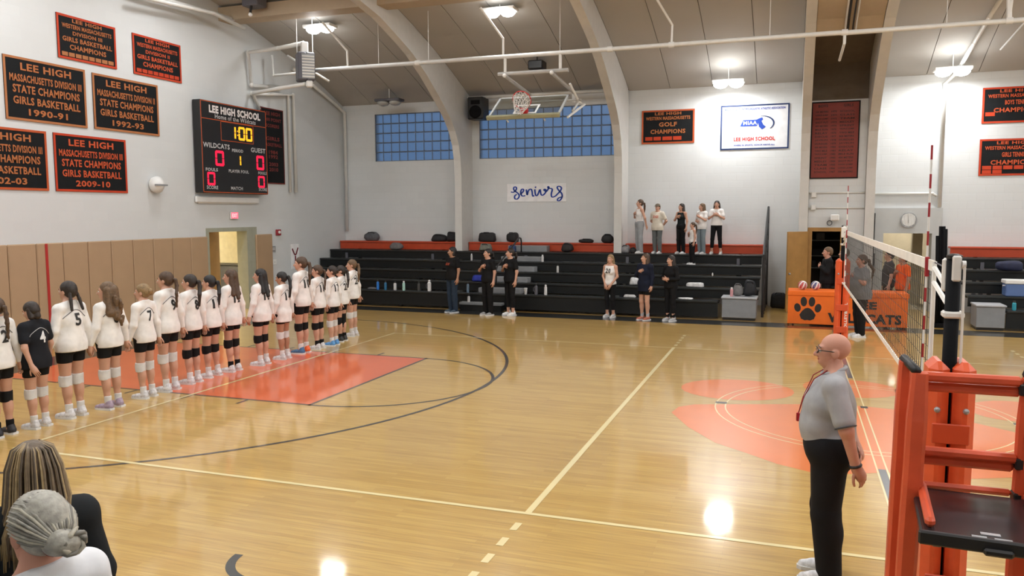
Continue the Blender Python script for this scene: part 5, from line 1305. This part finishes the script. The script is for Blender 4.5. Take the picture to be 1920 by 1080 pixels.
    # ---- hair
    if hair:
        hm = mat('hair_%s' % str(hairc), hairc, 0.5, var=0.3, scale=40, bump=0.4)
        nrm = Rm @ V3(0, 0.80, -0.60); off = nrm @ hx((0, 0.038, 1.60))
        if hair in ('short', 'cap'): nrm = Rm @ V3(0, 0.72, -0.69); off = nrm @ hx((0, 0.012, 1.59))
        capp = [hell((0, -0.020, 1.618), (0.087, 0.104, 0.098)), hell((0, -0.045, 1.585), (0.082, 0.080, 0.085))]
        tail = []
        if hair in ('long', 'curly'):
            wv = 1.35 if hair == 'curly' else 1.0
            for g in sgn: tail += [hcap((g*0.06, -0.03, 1.60), (g*0.075, -0.035, 1.45), 0.042*wv, 0.045*wv), cap(hx((g*0.07, -0.04, 1.45)), (g*0.075, -0.085*bld-0.02, 1.30), 0.045*wv, 0.04*wv)]
            tail += [hcap((0, -0.07, 1.60), (0, -0.08, 1.45), 0.06*wv, 0.062*wv), cap(hx((0, -0.085, 1.45)), (0, -0.135*bld-0.01, 1.24), 0.060*wv, 0.035*wv)]
            if hair == 'curly':
                rr = random.Random(3)
                for _ in range(16):
                    q = V3(rr.uniform(-0.09, 0.09), rr.uniform(-0.19, -0.11), rr.uniform(1.2, 1.52)); tail.append(cap(q, q+V3(rr.uniform(-0.02, 0.02), 0.0, -0.07), 0.026, 0.018))
        elif hair in ('pony', 'braid', 'highpony'):
            z0 = 1.645 if hair == 'highpony' else 1.60
            P = [hx((0, -0.115, z0)), hx((0, -0.150, z0-0.01)), hx((0, -0.165, z0-0.09)), V3(0, -0.165*bld-0.015, 1.40), V3(0.01, -0.155*bld-0.01, 1.22)]
            rads = (0.022, 0.030, 0.033, 0.030, 0.014) if hair != 'braid' else (0.022, 0.024, 0.023, 0.021, 0.012)
            for a_, b2, r0, r1 in zip(P[:-1], P[1:], rads[:-1], rads[1:]): tail.append(cap(a_, b2, r0, r1))
            if hair == 'braid':
                for kk in range(9):
                    t = kk/8; q = P[2]*(1-t)+P[4]*t; tail.append(ell(q+V3(0.007*(-1)**kk, 0, 0), (0.025-0.010*t, 0.023-0.009*t, 0.024)))
        elif hair == 'braids2':
            for g in sgn:
                P = [hx((g*0.055, -0.085, 1.56)), hx((g*0.07, -0.105, 1.49)), V3(g*0.085, -0.115*bld-0.01, 1.36)]
                for a_, b2 in zip(P[:-1], P[1:]): tail.append(cap(a_, b2, 0.022, 0.017))
        elif hair == 'bun': tail += [hell((0, -0.115, 1.60), (0.050, 0.042, 0.046)), hell((0.012, -0.12, 1.565), (0.035, 0.032, 0.03))]
        elif hair == 'lowbun': tail += [hell((0, -0.112, 1.555), (0.055, 0.045, 0.045)), hell((0.02, -0.14, 1.545), (0.03, 0.03, 0.028)), hell((-0.02, -0.135, 1.57), (0.028, 0.028, 0.028))]
        elif hair == 'bob': tail += [hcap((g*0.055, -0.03, 1.60), (g*0.06, -0.03, 1.50), 0.04, 0.038) for g in sgn]+[hcap((0, -0.06, 1.6), (0, -0.06, 1.50), 0.058, 0.052)]
        hg = 0.0095 if not detail else 0.006
        V, F = sdf_mesh(capp, hg, 0.012, cuts=[(nrm, off)]); n0 = len(V)
        Vs = [V]; Fs = [tuple(q) for q in F]
        if tail:
            V2, F2 = sdf_mesh(tail, hg, 0.012 if not detail else 0.035); Vs.append(V2); Fs += [tuple(int(i)+n0 for i in q) for q in F2]
        ho = sub('hair', np.concatenate(Vs), Fs, hm)
        if hair == 'cap':
            V, F = sdf_mesh([hell((0, -0.008, 1.635), (0.090, 0.108, 0.092))], 0.010, 0.012, cuts=[(-(Rm @ V3(0, 0, 1)), -((Rm @ V3(0, 0, 1)) @ hx((0, 0, 1.628))))]); hat = sub('baseball_cap', V, F, cloth('khaki_cap', (0.16, 0.13, 0.10)))
            V, F = sdf_mesh([hell((0, 0.11, 1.632), (0.068, 0.075, 0.010))], 0.007, 0.01); sub('visor', V, F, cloth('khaki_cap', (0.16, 0.13, 0.10)), hat)
    # ---- top
    shirt = None
    if top:
        kind, tcol, tname = top[:3]
        tm = cloth(tname, tcol)
        loose = top[3] if len(top) > 3 else 0.010
        hem = top[4] if len(top) > 4 else 0.90
        pr = grow(torso, loose)+[cap((0, 0.0, 1.2), (0, 0.0, max(hem, 0.9)), 0.118*bld+loose, 0.122*bld+loose)]
        if hem < 0.93: pr += [ell((0, -0.014*bld, hem+0.01), (0.172*bld+loose, 0.122*bld+loose, 0.40))]+grow(butt, loose+0.004)
        sl = []
        for g in sgn:
            s0, E, Wp, hd, pn = armp[g]
            if kind == 'long': sl += [cap(s0, E, ar*1.05+0.014, ar*0.85+0.012), cap(E, Wp-(Wp-E)*0.06, ar*0.85+0.012, ar*0.6+0.010)]
            elif kind == 'short': sl += [cap(s0, s0+(E-s0)*sleeve, ar*1.05+0.016, ar*0.9+0.022)]
            elif kind == 'tank': pass
        V, F = sdf_mesh(pr+sl, h, 0.03, cuts=[((0, 0, -1), -hem), ((0, 0.45, 1), 1.452 if kind != 'tank' else 1.43)])
        if kind == 'tank':
            V, F = sdf_mesh(grow(torso[:3]+torso[4:], loose)+[cap((-0.10, -0.01, 1.36), (0.10, -0.01, 1.36), 0.062)], h, 0.03, cuts=[((0, 0, -1), -hem), ((0, 0.5, 1), 1.425)])
        shirt = sub(top[5] if len(top) > 5 else 'jersey', V, F, tm)
        if kind == 'hood':
            pass
    bvh = None
    def on_body(txt, cx, cz, w, hgt, col, back, nm):
        nonlocal bvh
        if bvh is None:
            bvh = BVHTree.FromPolygons([v.co[:] for v in shirt.data.vertices], [tuple(q.vertices) for q in shirt.data.polygons])
        v, f, asp = text_geo(txt, 0.03)
        # split triangles once so that the print follows the cloth
        v = [tuple(p) for p in v]; f2 = []
        for q in f:
            for t_ in range(1, len(q)-1):
                a_, b2, c_ = q[0], q[t_], q[t_+1]
                m1 = len(v); v += [((v[a_][0]+v[b2][0])/2, (v[a_][1]+v[b2][1])/2), ((v[b2][0]+v[c_][0])/2, (v[b2][1]+v[c_][1])/2), ((v[c_][0]+v[a_][0])/2, (v[c_][1]+v[a_][1])/2)]
                f2 += [(a_, m1, m1+2), (m1, b2, m1+1), (m1+2, m1+1, c_), (m1, m1+1, m1+2)]
        out = []
        for a_, b2 in v:
            x = cx+(a_-0.5)*w*(1 if back else -1); z = cz+(b2-0.5)*hgt
            hit = bvh.ray_cast(Vector((x*s, -1*s if back else 1*s, z*s)), Vector((0, 1 if back else -1, 0)))
            y = hit[0].y/s if hit[0] else (-0.12 if back else 0.12)
            out.append((x, y+(-0.006 if back else 0.006), z))
        sub(nm, np.array(out), f2, col, shirt, False)
    if number and shirt:
        on_body(number, 0, 1.24, 0.075*len(number)+0.015, 0.155, numc or mat('number_black', (0.02, 0.02, 0.02), 0.6), True, 'jersey_number')
        # piping curve across the shoulders
        pts = []
        for k in range(13):
            x = -0.15*bld+0.30*bld*k/12; z = 1.36-0.10*(abs(x)/(0.15*bld))**1.6
            hit = bvh.ray_cast(Vector((x*s, -1, z*s)), Vector((0, 1, 0)))
            if hit[0]: pts.append((x, hit[0].y/s-0.003, z))
        if len(pts) > 3:
            b_ = MB().tube(pts, 0.0045, 5); sub('jersey_piping', np.array(b_.v), b_.f, mat('piping_dark', (0.10, 0.10, 0.11), 0.7) if sum(top[1]) > 0.6 else mat('piping_light', (0.55, 0.55, 0.56), 0.7), shirt)
    if back_text and shirt: on_body(back_text[0], back_text[4], back_text[5], back_text[2], back_text[3], back_text[1], True, 'back_print')
    if chest_text and shirt: on_body(chest_text[0], 0.0, 1.27, chest_text[2], chest_text[3], chest_text[1], False, 'chest_print')
    # ---- bottoms
    if bottom:
        kind, bcol, bname = bottom[:3]; bm_ = cloth(bname, bcol); le = bottom[3] if len(bottom) > 3 else 0.012
        base = grow([torso[2]]+butt, le+0.002)
        if belly: base += grow([ell((0, 0.02+belly*0.3, 0.97), (0.13*bld, 0.10+belly*0.5, 0.12))], le)
        if kind == 'spandex':
            V, F = sdf_mesh(base+grow([legs[0], legs[3]], 0.010), h, 0.025, cuts=[((0, 0, -1), -0.705), ((0, 0, 1), 1.0)]); sub('shorts', V, F, bm_)
        elif kind == 'shorts':
            V, F = sdf_mesh(base+grow([legs[0], legs[3]], 0.022), h, 0.025, cuts=[((0, 0, -1), -0.66), ((0, 0, 1), 1.03)]); sub('shorts', V, F, bm_)
        else:
            zb = 0.045 if kind == 'pants' else 0.20
            lg = grow(legs, le)
            if kind == 'pants': lg += [cap(kn[g], an[g]+V3(0, 0.0, -0.01), 0.058*tb_+le, 0.052+le) for g in sgn]
            V, F = sdf_mesh(base+lg, h, 0.025, cuts=[((0, 0, -1), -zb), ((0, 0, 1), 1.03)]); sub('trousers' if kind == 'pants' else 'leggings', V, F, bm_)
    if pads:
        pm = cloth('pad_%s' % str(pads), pads, 0.7)
        for g in sgn:
            hh2 = 0.075 if not brace else (0.17 if g > 0 else 0.09)
            V, F = sdf_mesh([cap(kn[g]+V3(0, 0, 0.2), kn[g]+V3(0, 0, -0.2), 0.077*tb_, 0.066*tb_), ell(kn[g]+V3(0, 0.030, 0), (0.060, 0.046, 0.075))], 0.011, 0.02, cuts=[((0, 0, -1), -(kn[g][2]-hh2)), ((0, 0, 1), kn[g][2]+hh2*0.85)]); sub('knee_pad', V, F, pm)
    if socks:
        km = cloth('sock_%s' % str(socks), socks)
        for g in sgn:
            V, F = sdf_mesh([cap(an[g]+V3(0, 0, 0.13), an[g]+V3(0, 0, -0.03), 0.047, 0.043)], 0.011, 0.02, cuts=[((0, 0, 1), 0.19)]); sub('sock', V, F, km)
    if shoes:
        for gi, g in enumerate(sgn):
            col = shoes if not (shoes2 and g > 0) else shoes2
            shm = mat('shoe_%s' % str(col), col, 0.5, var=0.25, scale=30)
            a_ = an[g]
            pr = [cap(a_+V3(0, -0.03, -0.035), a_+V3(g*0.012, 0.10, -0.047), 0.045, 0.040), cap(a_+V3(g*0.008, 0.06, -0.05), a_+V3(g*0.014, 0.165, -0.055), 0.042, 0.032), cap(a_+V3(0, -0.01, 0.015), a_+V3(0, -0.015, -0.03), 0.046, 0.048)]
            V, F = sdf_mesh(pr, 0.011, 0.02, cuts=[((0, 0, -1), -0.012), ((0, 0.25, 1), 0.125)]); so_ = sub('shoe', V, F, shm)
            b_ = MB().prism([(a_[0]+g*0.008+ex*0.047, a_[1]+ey) for ex, ey in ((-0.85, -0.075), (0.85, -0.075), (1.0, -0.03), (1.0, 0.09), (0.8, 0.175), (0.3, 0.205), (-0.3, 0.205), (-0.8, 0.175), (-1.0, 0.09), (-1.0, -0.03))], 'z', 0.0, 0.026)
            sub('sole', np.array(b_.v), b_.f, mat('sole_white', (0.68, 0.68, 0.67), 0.6), so_, False)
    if extra: extra(o, sub, hx, Rm, armp, s, shirt)
    return o

WHITE = (0.80, 0.78, 0.76); BLK = (0.008, 0.008, 0.009)
DKB = (0.022, 0.014, 0.010); BRN = (0.070, 0.038, 0.020); BLD = (0.24, 0.155, 0.07); BLKH = (0.010, 0.008, 0.008); LBR = (0.13, 0.075, 0.036)
WSH = (0.66, 0.65, 0.64)
JW = ('long', WHITE, 'jersey_white', 0.014, 0.845)
SPX = ('spandex', BLK, 'spandex_black')
G1 = 'players lined up along the end line'
f90 = R(90)
def player(x, y, H, lab, **k):
    a = dict(top=JW, bottom=SPX, pads=WSH, socks=WSH, shoes=(0.62, 0.61, 0.62), arms=('hold', 'hold_back'), group=G1, build=1.0)
    a.update(k); rz = a.pop('rz', f90+R(4))
    return person((x, y, 0), rz, H, lab, **a)
player(-9.56, 0.34, 1.62, 'player in white with a long brown braid and black shoes, cut by the left edge', hair='braid', hairc=BRN, pads=BLK, socks=BLK, shoes=(0.02, 0.02, 0.025), number='2')
player(-9.49, 0.76, 1.53, 'player in black short-sleeved jersey number 4', top=('short', (0.012, 0.013, 0.017), 'jersey_black', 0.022, 0.82), hair='bob', hairc=DKB, number='4', numc=mat('number_white', (0.7, 0.7, 0.7), 0.6), head=(0.1, -0.30), build=1.08, arms=('hang_back', 'down'))
player(-9.51, 1.28, 1.73, 'player in white jersey number 5 with dark braids', hair='braids2', hairc=DKB, number='5', build=1.12, head=(0.05, 0))
player(-9.42, 1.80, 1.68, 'player in white with long curly light brown hair', hair='curly', hairc=LBR, number='6', shoes=(0.36, 0.28, 0.36), build=1.02, head=(0.45, 0))
player(-9.45, 2.44, 1.60, 'blond player in white jersey number 7', hair='bun', hairc=BLD, number='7', build=0.95, head=(0.35, 0))
player(-9.46, 2.89, 1.74, 'tall player in white jersey number 9 with a thin braid', hair='braid', hairc=BRN, number='9', build=1.0, head=(0.25, 0))
player(-9.51, 3.43, 1.66, 'player in white jersey number 8 with dark ponytail and black knee pads', hair='pony', hairc=DKB, number='8', pads=BLK, head=(0.3, 0))
player(-9.56, 3.92, 1.61, 'black haired player in white jersey number 11', hair='pony', hairc=BLKH, number='11', pads=BLK, build=1.08, stance=0.03, head=(0.3, 0))
player(-9.53, 4.39, 1.67, 'player in white jersey number 12 with loose dark brown hair', hair='long', hairc=BRN, number='12', pads=BLK, socks=BLK, top=('long', WHITE, 'jersey_white', 0.016, 0.79), head=(0.45, 0))
player(-9.42, 5.01, 1.64, 'player in white jersey number 13 with long black hair', hair='long', hairc=BLKH, number='13', pads=BLK, build=1.08, top=('long', WHITE, 'jersey_white', 0.016, 0.79), head=(0.4, 0))
player(-9.40, 5.60, 1.55, 'player in untucked white jersey number 14 with dark ponytail', hair='pony', hairc=BLKH, number='14', skin='tan', top=('long', WHITE, 'jersey_white', 0.020, 0.74), head=(0.2, -0.15))
player(-9.43, 6.22, 1.78, 'tallest player, white jersey number 10, with one blue and one orange shoe', hair='pony', hairc=BRN, number='10', pads=BLK, shoes=(0.05, 0.13, 0.26), shoes2=(0.75, 0.13, 0.03), head=(0.45, 0))
player(-9.41, 6.72, 1.60, 'player in white jersey number 16 with brown braid next to the tallest player', hair='braid', hairc=BRN, number='16', pads=BLK, socks=BLK, head=(0.5, 0))
player(-9.36, 7.15, 1.56, 'player in white jersey number 17 with blue shoes', hair='bun', hairc=DKB, number='17', shoes=(0.10, 0.30, 0.62), head=(0.5, 0))
player(-9.48, 7.66, 1.53, 'player in white jersey number 22 with a big black knee brace', hair='pony', hairc=DKB, number='22', pads=BLK, shoes=(0.03, 0.03, 0.03), socks=BLK, brace=True, build=1.1, head=(0.6, 0))
player(-9.62, 8.33, 1.61, 'player in white jersey number 23 at the far end of the line', hair='pony', hairc=LBR, number='23', head=(0.5, 0))
# coaches and girls in front of the far bleachers
TXO = mat('print_orange', (0.60, 0.10, 0.04), 0.6)
TB = lambda n, hem=0.86: ('short', BLK, n, 0.018, hem, 'tee_shirt')
person((-9.23, 12.70, 0), R(152), 1.70, 'coach in black tee and blue jeans before the far bleachers', hair='bob', hairc=BLKH, skin='tan', top=TB('tee_black'), bottom=('pants', (0.025, 0.04, 0.065), 'jeans', 0.012), build=1.1, arms=('down', 'behind'), chest_text=('LEE CATS', TXO, 0.15, 0.06), shoes=(0.05, 0.08, 0.11), head=(-0.4, 0), h=0.014)
person((-8.15, 12.45, 0), R(156), 1.68, 'coach in black tee and black trousers, middle of the three coaches', hair='pony', hairc=BLKH, top=TB('tee_black'), bottom=('pants', BLK, 'trousers_black'), arms=('down', 'heart'), chest_text=('LEE', TXO, 0.12, 0.07), shoes=(0.3, 0.3, 0.3), head=(-0.35, 0.1), h=0.014)
person((-7.60, 12.60, 0), R(150), 1.69, 'coach in black tee, cropped leggings and white shoes', hair='pony', hairc=DKB, top=TB('tee_black'), bottom=('leggings', BLK, 'leggings_black', 0.006), arms=('down', 'heart'), chest_text=('LEE', TXO, 0.13, 0.06), shoes=(0.75, 0.74, 0.72), head=(-0.4, 0.05), h=0.014)
person((-5.13, 13.02, 0), R(165), 1.55, 'girl with long blond hair in white jersey 20', hair='long', hairc=BLD, top=('tank', WHITE, 'jersey_cream', 0.018, 0.86), bottom=('leggings', BLK, 'leggings_black', 0.006), arms=('low_front', 'low_front'), chest_text=('20', mat('number_black', (0.02, 0.02, 0.02), 0.6), 0.15, 0.13), build=0.92, shoes=(0.5, 0.49, 0.48), h=0.014)
person((-4.23, 12.77, 0), R(150), 1.60, 'girl in oversized navy hoodie with bare legs', hair='long', hairc=BRN, top=('long', (0.010, 0.013, 0.028), 'hoodie_navy', 0.035, 0.74, 'hoodie'), bottom=('shorts', BLK, 'shorts_black'), arms=('down', 'heart'), chest_text=('LEE', mat('print_grey', (0.45, 0.45, 0.5), 0.6), 0.12, 0.05), shoes=(0.45, 0.14, 0.09), socks=(0.4, 0.4, 0.42), head=(-0.45, 0.1), h=0.014)
person((-3.62, 12.80, 0), R(150), 1.56, 'girl all in black with long dark hair right of the navy hoodie girl', hair='long', hairc=DKB, top=('long', BLK, 'top_black', 0.014, 0.86, 'long_sleeve_top'), bottom=('leggings', BLK, 'leggings_black', 0.008), arms=('belly', 'belly'), shoes=(0.45, 0.45, 0.45), socks=BLK, head=(-0.35, 0.0), h=0.014)
# spectators on the top row
G2 = 'spectators standing on the top bleacher row'
TYP = 15.92
def kid(x, H, lab, **k): a = dict(h=0.014, group=G2, build=0.95); a.update(k); rz = a.pop('rz', R(150)); y = a.pop('y', TYP); z = a.pop('z', 1.45); return person((x, y, z), rz, H, lab, **a)
kid(-4.95, 1.49, 'spectator in white sleeveless jersey and grey sweatpants', hair='pony', hairc=BRN, top=('tank', WHITE, 'jersey_cream', 0.016, 0.95), bottom=('pants', (0.33, 0.34, 0.35), 'sweatpants_grey', 0.02), arms=('hang_back', 'heart'), rz=R(125), head=(-0.2, 0.1))
kid(-4.45, 1.36, 'spectator in loose cream tee and cap', hair='cap', hairc=BRN, top=('short', (0.68, 0.62, 0.52), 'tee_cream', 0.028, 0.80, 'tee_shirt'), bottom=('pants', (0.13, 0.14, 0.14), 'trousers_grey', 0.014), arms=('behind', 'behind'), female=False, build=1.12, rz=R(160), chest_text=('LEE HIGH', TXO, 0.2, 0.1))
kid(-3.80, 1.37, 'spectator in black tank top and black trousers', hair='long', hairc=DKB, top=('tank', (0.012, 0.016, 0.018), 'tank_black', 0.012, 0.86), bottom=('pants', BLK, 'trousers_black'), arms=('down', 'heart'), rz=R(150), head=(-0.3, 0))
kid(-3.25, 1.37, 'spectator in white tee and light jeans', hair='long', hairc=LBR, top=('short', WHITE, 'tee_white', 0.024, 0.84, 'tee_shirt'), bottom=('pants', (0.22, 0.27, 0.30), 'jeans_light', 0.012), arms=('heart', 'belly'), rz=R(140), head=(-0.3, 0))
kid(-2.86, 1.44, 'spectator in white tee and black trousers, rightmost on the top row', hair='long', hairc=DKB, top=('short', WHITE, 'tee_white', 0.014, 0.92, 'tee_shirt'), bottom=('leggings', BLK, 'leggings_black', 0.008), arms=('heart', 'heart'), rz=R(175), stance=0.05)
kid(-3.42, 1.12, 'small child in white sleeveless jersey standing lower on the bleachers', hair='pony', hairc=BRN, top=('tank', WHITE, 'jersey_cream', 0.02, 0.84), bottom=('pants', BLK, 'trousers_black'), arms=('down', 'heart'), rz=R(120), child=True, y=15.3, z=1.2)
# people around the scorer table
person((-0.12, 14.0, 0), R(100), 1.75, 'person in black hoodie with hand on heart behind the scorer table', hair='short', hairc=LBR, skin='pink', female=False, top=('long', BLK, 'hoodie_black', 0.025, 0.86, 'hoodie'), bottom=('pants', BLK, 'trousers_black'), arms=('heart', 'down'), h=0.014, head=(0.05, 0))
person((0.24, 13.95, 0), R(105), 1.73, 'person in light grey sleeves hidden behind the far net post', hair='short', hairc=BRN, female=False, top=('long', (0.30, 0.31, 0.33), 'sweater_grey', 0.02, 0.88, 'sweater'), bottom=('pants', BLK, 'trousers_black'), arms=('heart', 'down'), h=0.014)
person((1.24, 14.3, 0), R(95), 1.67, 'dark haired person in black shirt behind the orange tee', hair='short', hairc=BLKH, female=False, top=('short', (0.05, 0.05, 0.055), 'shirt_charcoal', 0.02, 0.86, 'tee_shirt'), bottom=('pants', BLK, 'trousers_black'), arms=('down', 'down'), h=0.014)
person((1.50, 13.95, 0), R(110), 1.61, 'person in bright orange tee with hand on chest at the table end', hair='short', hairc=DKB, skin='tan', female=False, top=('short', (0.80, 0.11, 0.015), 'tee_orange', 0.022, 0.84, 'tee_shirt'), bottom=('pants', BLK, 'trousers_black'), arms=('down', 'heart'), h=0.014, chest_text=('LEE', mat('print_pale', (0.75, 0.5, 0.35), 0.6), 0.13, 0.04), build=1.05)
def judge_x(o, sub, hx, Rm, armp, s, shirt): pass
person((0.44, 11.52, 0), R(108), 1.70, 'heavyset line judge in grey shirt and black trousers before the scorer table', hair='pony', hairc=BRN, skin='pink', build=1.42, top=('short', (0.22, 0.225, 0.235), 'shirt_grey_stripe', 0.02, 0.80, 'official_shirt'), bottom=('pants', BLK, 'trousers_black'), arms=('heart', 'hang_back'), shoes=(0.70, 0.70, 0.70), h=0.013, belly=0.05, chest_text=('LEE HIGH', mat('print_red', (0.40, 0.05, 0.05), 0.6), 0.16, 0.03))
# near referee, profile to the left
def ref_extra(o, sub, hx, Rm, armp, s, shirt):
    fm = mat('glasses_black', (0.015, 0.012, 0.012), 0.35)
    g = MB()
    for sg_ in (-1, 1):
        g.tube([tuple(hx((sg_*(0.031+0.024*math.cos(t)), 0.108-abs(0.012*math.cos(t)), 1.586+0.017*math.sin(t)))) for t in [2*math.pi*k/14 for k in range(14)]], 0.0030, 6, closed=True)
        g.tube([tuple(hx(q)) for q in ((sg_*0.055, 0.098, 1.592), (sg_*0.074, 0.075, 1.593), (sg_*0.083, 0.0, 1.590), (sg_*0.082, -0.022, 1.578))], 0.0035, 6)
    g.tube([tuple(hx((-0.008, 0.108, 1.590))), tuple(hx((0.008, 0.108, 1.590)))], 0.003, 6)
    sub('glasses', np.array(g.v), g.f, fm)
    c = MB(); c.tube([(-0.055, 0.03, 1.46), (-0.07, 0.115, 1.40), (-0.03, 0.178, 1.25), (0.0, 0.205, 1.14)], 0.004, 6); c.tube([(0.055, 0.03, 1.46), (0.07, 0.115, 1.40), (0.03, 0.178, 1.25), (0.0, 0.205, 1.14)], 0.004, 6)
    ly = sub('lanyard', np.array(c.v), c.f, mat('lanyard_red', (0.30, 0.02, 0.03), 0.6))
    c = MB().bbox(-0.012, 0.012, 0.196, 0.219, 1.085, 1.145, 0.005); sub('whistle', np.array(c.v), c.f, mat('whistle_red', (0.55, 0.02, 0.03), 0.4), ly)
    c = MB().tube([(0.165*math.cos(t), 0.018+0.140*math.sin(t), 0.985) for t in [2*math.pi*k/24 for k in range(24)]], 0.016, 8, closed=True); sub('belt', np.array(c.v), c.f, M_BLACK)
    cl = MB().tube([(0.075*math.cos(t), -0.012+0.073*math.sin(t), 1.452-0.026*math.sin(t)) for t in [2*math.pi*k/20 for k in range(20)]], 0.014, 8, closed=True)
    sub('collar', np.array(cl.v), cl.f, MATS['cloth_polo_grey'], shirt)
    s0, E, Wp, hd, pn = armp[-1]
    for g_ in (-1, 1):
        s0, E, Wp, hd, pn = armp[g_]; q = s0+(E-s0)*0.62; d = (E-s0)/np.linalg.norm(E-s0); a = np.cross(d, [0, 1, 0]); a /= np.linalg.norm(a); b = np.cross(d, a)
        st = MB().tube([tuple(q+d*0.085+(a*math.cos(t)+b*math.sin(t))*0.066) for t in [2*math.pi*k/18 for k in range(18)]], 0.005, 6, closed=True); sub('sleeve_stripe', np.array(st.v), st.f, mat('stripe_dark', (0.05, 0.05, 0.055), 0.7), shirt)
    s0, E, Wp, hd, pn = armp[-1]; d = (Wp-E)/np.linalg.norm(Wp-E); a = np.cross(d, [0, 1, 0.2]); a /= np.linalg.norm(a); b = np.cross(d, a)
    w = MB().tube([tuple(Wp-d*0.01+(a*math.cos(t)+b*math.sin(t))*0.033) for t in [2*math.pi*k/16 for k in range(16)]], 0.010, 8, closed=True); sub('wristwatch', np.array(w.v), w.f, M_BLACK)
person((-0.63, -0.43, 0), R(90), 1.74, 'bald referee with glasses in grey polo and black trousers standing by the near net post', skin='pink', female=False, build=1.22, belly=0.022, sleeve=0.78, hairc=(0.2, 0.15, 0.12),
       top=('short', (0.36, 0.365, 0.38), 'polo_grey', 0.018, 0.975, 'polo_shirt'), bottom=('pants', (0.010, 0.010, 0.012), 'slacks_black', 0.030), arms=('hang_back', 'behind'), shoes=(0.70, 0.70, 0.71), h=0.009, detail=True, extra=ref_extra, head=(0.04, 0.03))
# two onlookers at the lower left, seen from behind
TXW = mat('print_offwhite', (0.5, 0.5, 0.5), 0.6)
def onA(o, sub, hx, Rm, armp, s, shirt):
    hb = mat('hair_streak_blond', (0.33, 0.235, 0.115), 0.5, var=0.2, scale=40)
    hb3 = mat('hair_streak_dark', (0.085, 0.058, 0.034), 0.5, var=0.2, scale=40)
    hb2 = mat('hair_streak_brown', (0.16, 0.11, 0.06), 0.5, var=0.2, scale=40)
    rr = random.Random(5)
    for k in range(46):
        a = R(-105+210*k/45+rr.uniform(-4, 4)); sx, cx = math.sin(a), math.cos(a); q = rr.uniform(-0.03, 0.04)
        P = [hx((0.03*sx, -0.02-0.02*cx, 1.712)), hx((0.074*sx, -0.02-0.088*cx, 1.685)), hx((0.100*sx, -0.025-0.112*cx, 1.61)), hx((0.118*sx, -0.04-0.118*cx, 1.48)), V3(0.125*sx, -0.06-0.115*cx, 1.36), V3(0.13*sx, -0.07-0.12*cx, 1.24+q)]
        thin = 1.0 if k % 3 else 1.5
        c = MB().tube([tuple(v_) for v_ in P], [0.002, 0.003*thin, 0.004*thin, 0.0052*thin, 0.0062*thin, 0.002], 6); sub('hair_strand', np.array(c.v), c.f, (hb, hb2, hb3)[int(rr.uniform(0, 2.99))])
person((-3.78, -3.98, 0), R(52), 1.66, 'onlooker with long blond-streaked brown hair in black jacket at the lower left', hair='long', hairc=(0.10, 0.066, 0.038), top=('long', (0.014, 0.016, 0.018), 'jacket_black', 0.03, 0.82, 'jacket'), bottom=('pants', (0.03, 0.04, 0.06), 'jeans'), arms=('down', 'down'), h=0.011, detail=True, extra=onA, build=1.05, head=(0.35, 0), back_text=('Future Tech', TXW, 0.20, 0.035, 0.08, 1.31))
def onB(o, sub, hx, Rm, armp, s, shirt):
    m = mat('hair_tie_red', (0.25, 0.02, 0.04), 0.6)
    c = MB().tube([tuple(hx((0.045*math.cos(t), -0.10, 1.553+0.042*math.sin(t)))) for t in [2*math.pi*k/16 for k in range(16)]], 0.007, 6, closed=True); sub('hair_tie', np.array(c.v), c.f, m)
    hs_ = mat('hair_grey_dark', (0.20, 0.19, 0.165), 0.5, var=0.2, scale=40)
    hl_ = mat('hair_grey_light', (0.46, 0.43, 0.35), 0.5, var=0.2, scale=40)
    for k in range(26):
        a = R(-115+230*k/25); sx, cx = math.sin(a), math.cos(a)
        P = [hx((0.084*sx, 0.025, 1.615+0.090*cx)), hx((0.0905*sx, -0.03, 1.612+0.100*cx)), hx((0.084*sx, -0.085, 1.600+0.078*cx)), hx((0.058*sx, -0.122, 1.580+0.040*cx)), hx((0.03*sx, -0.135, 1.562+0.02*cx))]
        c = MB().tube([tuple(q) for q in P], [0.003, 0.0055, 0.006, 0.005, 0.003], 6); sub('hair_strand', np.array(c.v), c.f, (hs_, hl_, MATS['hair_%s' % str((0.36, 0.345, 0.30))])[k % 3])
    for k in range(7):
        t0 = 2*math.pi*k/7
        c = MB().tube([tuple(hx((0.02+(0.052-0.03*u)*math.cos(t0+2.2*u), -0.135-0.03*math.sin(3.14*u), 1.553+(0.048-0.028*u)*math.sin(t0+2.2*u)))) for u in (0, 0.25, 0.5, 0.75, 1.0)], [0.004, 0.008, 0.009, 0.007, 0.003], 6); sub('hair_strand', np.array(c.v), c.f, (hs_, hl_)[k % 2])
person((-3.06, -4.56, 0.2), R(84), 1.53, 'grey haired onlooker with a low bun in white top at the lower left corner', hair='lowbun', hairc=(0.36, 0.345, 0.30), skin='pink', top=('short', (0.70, 0.71, 0.74), 'blouse_white', 0.02, 0.85, 'blouse'), bottom=('pants', (0.03, 0.04, 0.06), 'jeans'), arms=('down', 'down'), h=0.010, detail=True, extra=onB, build=1.08)
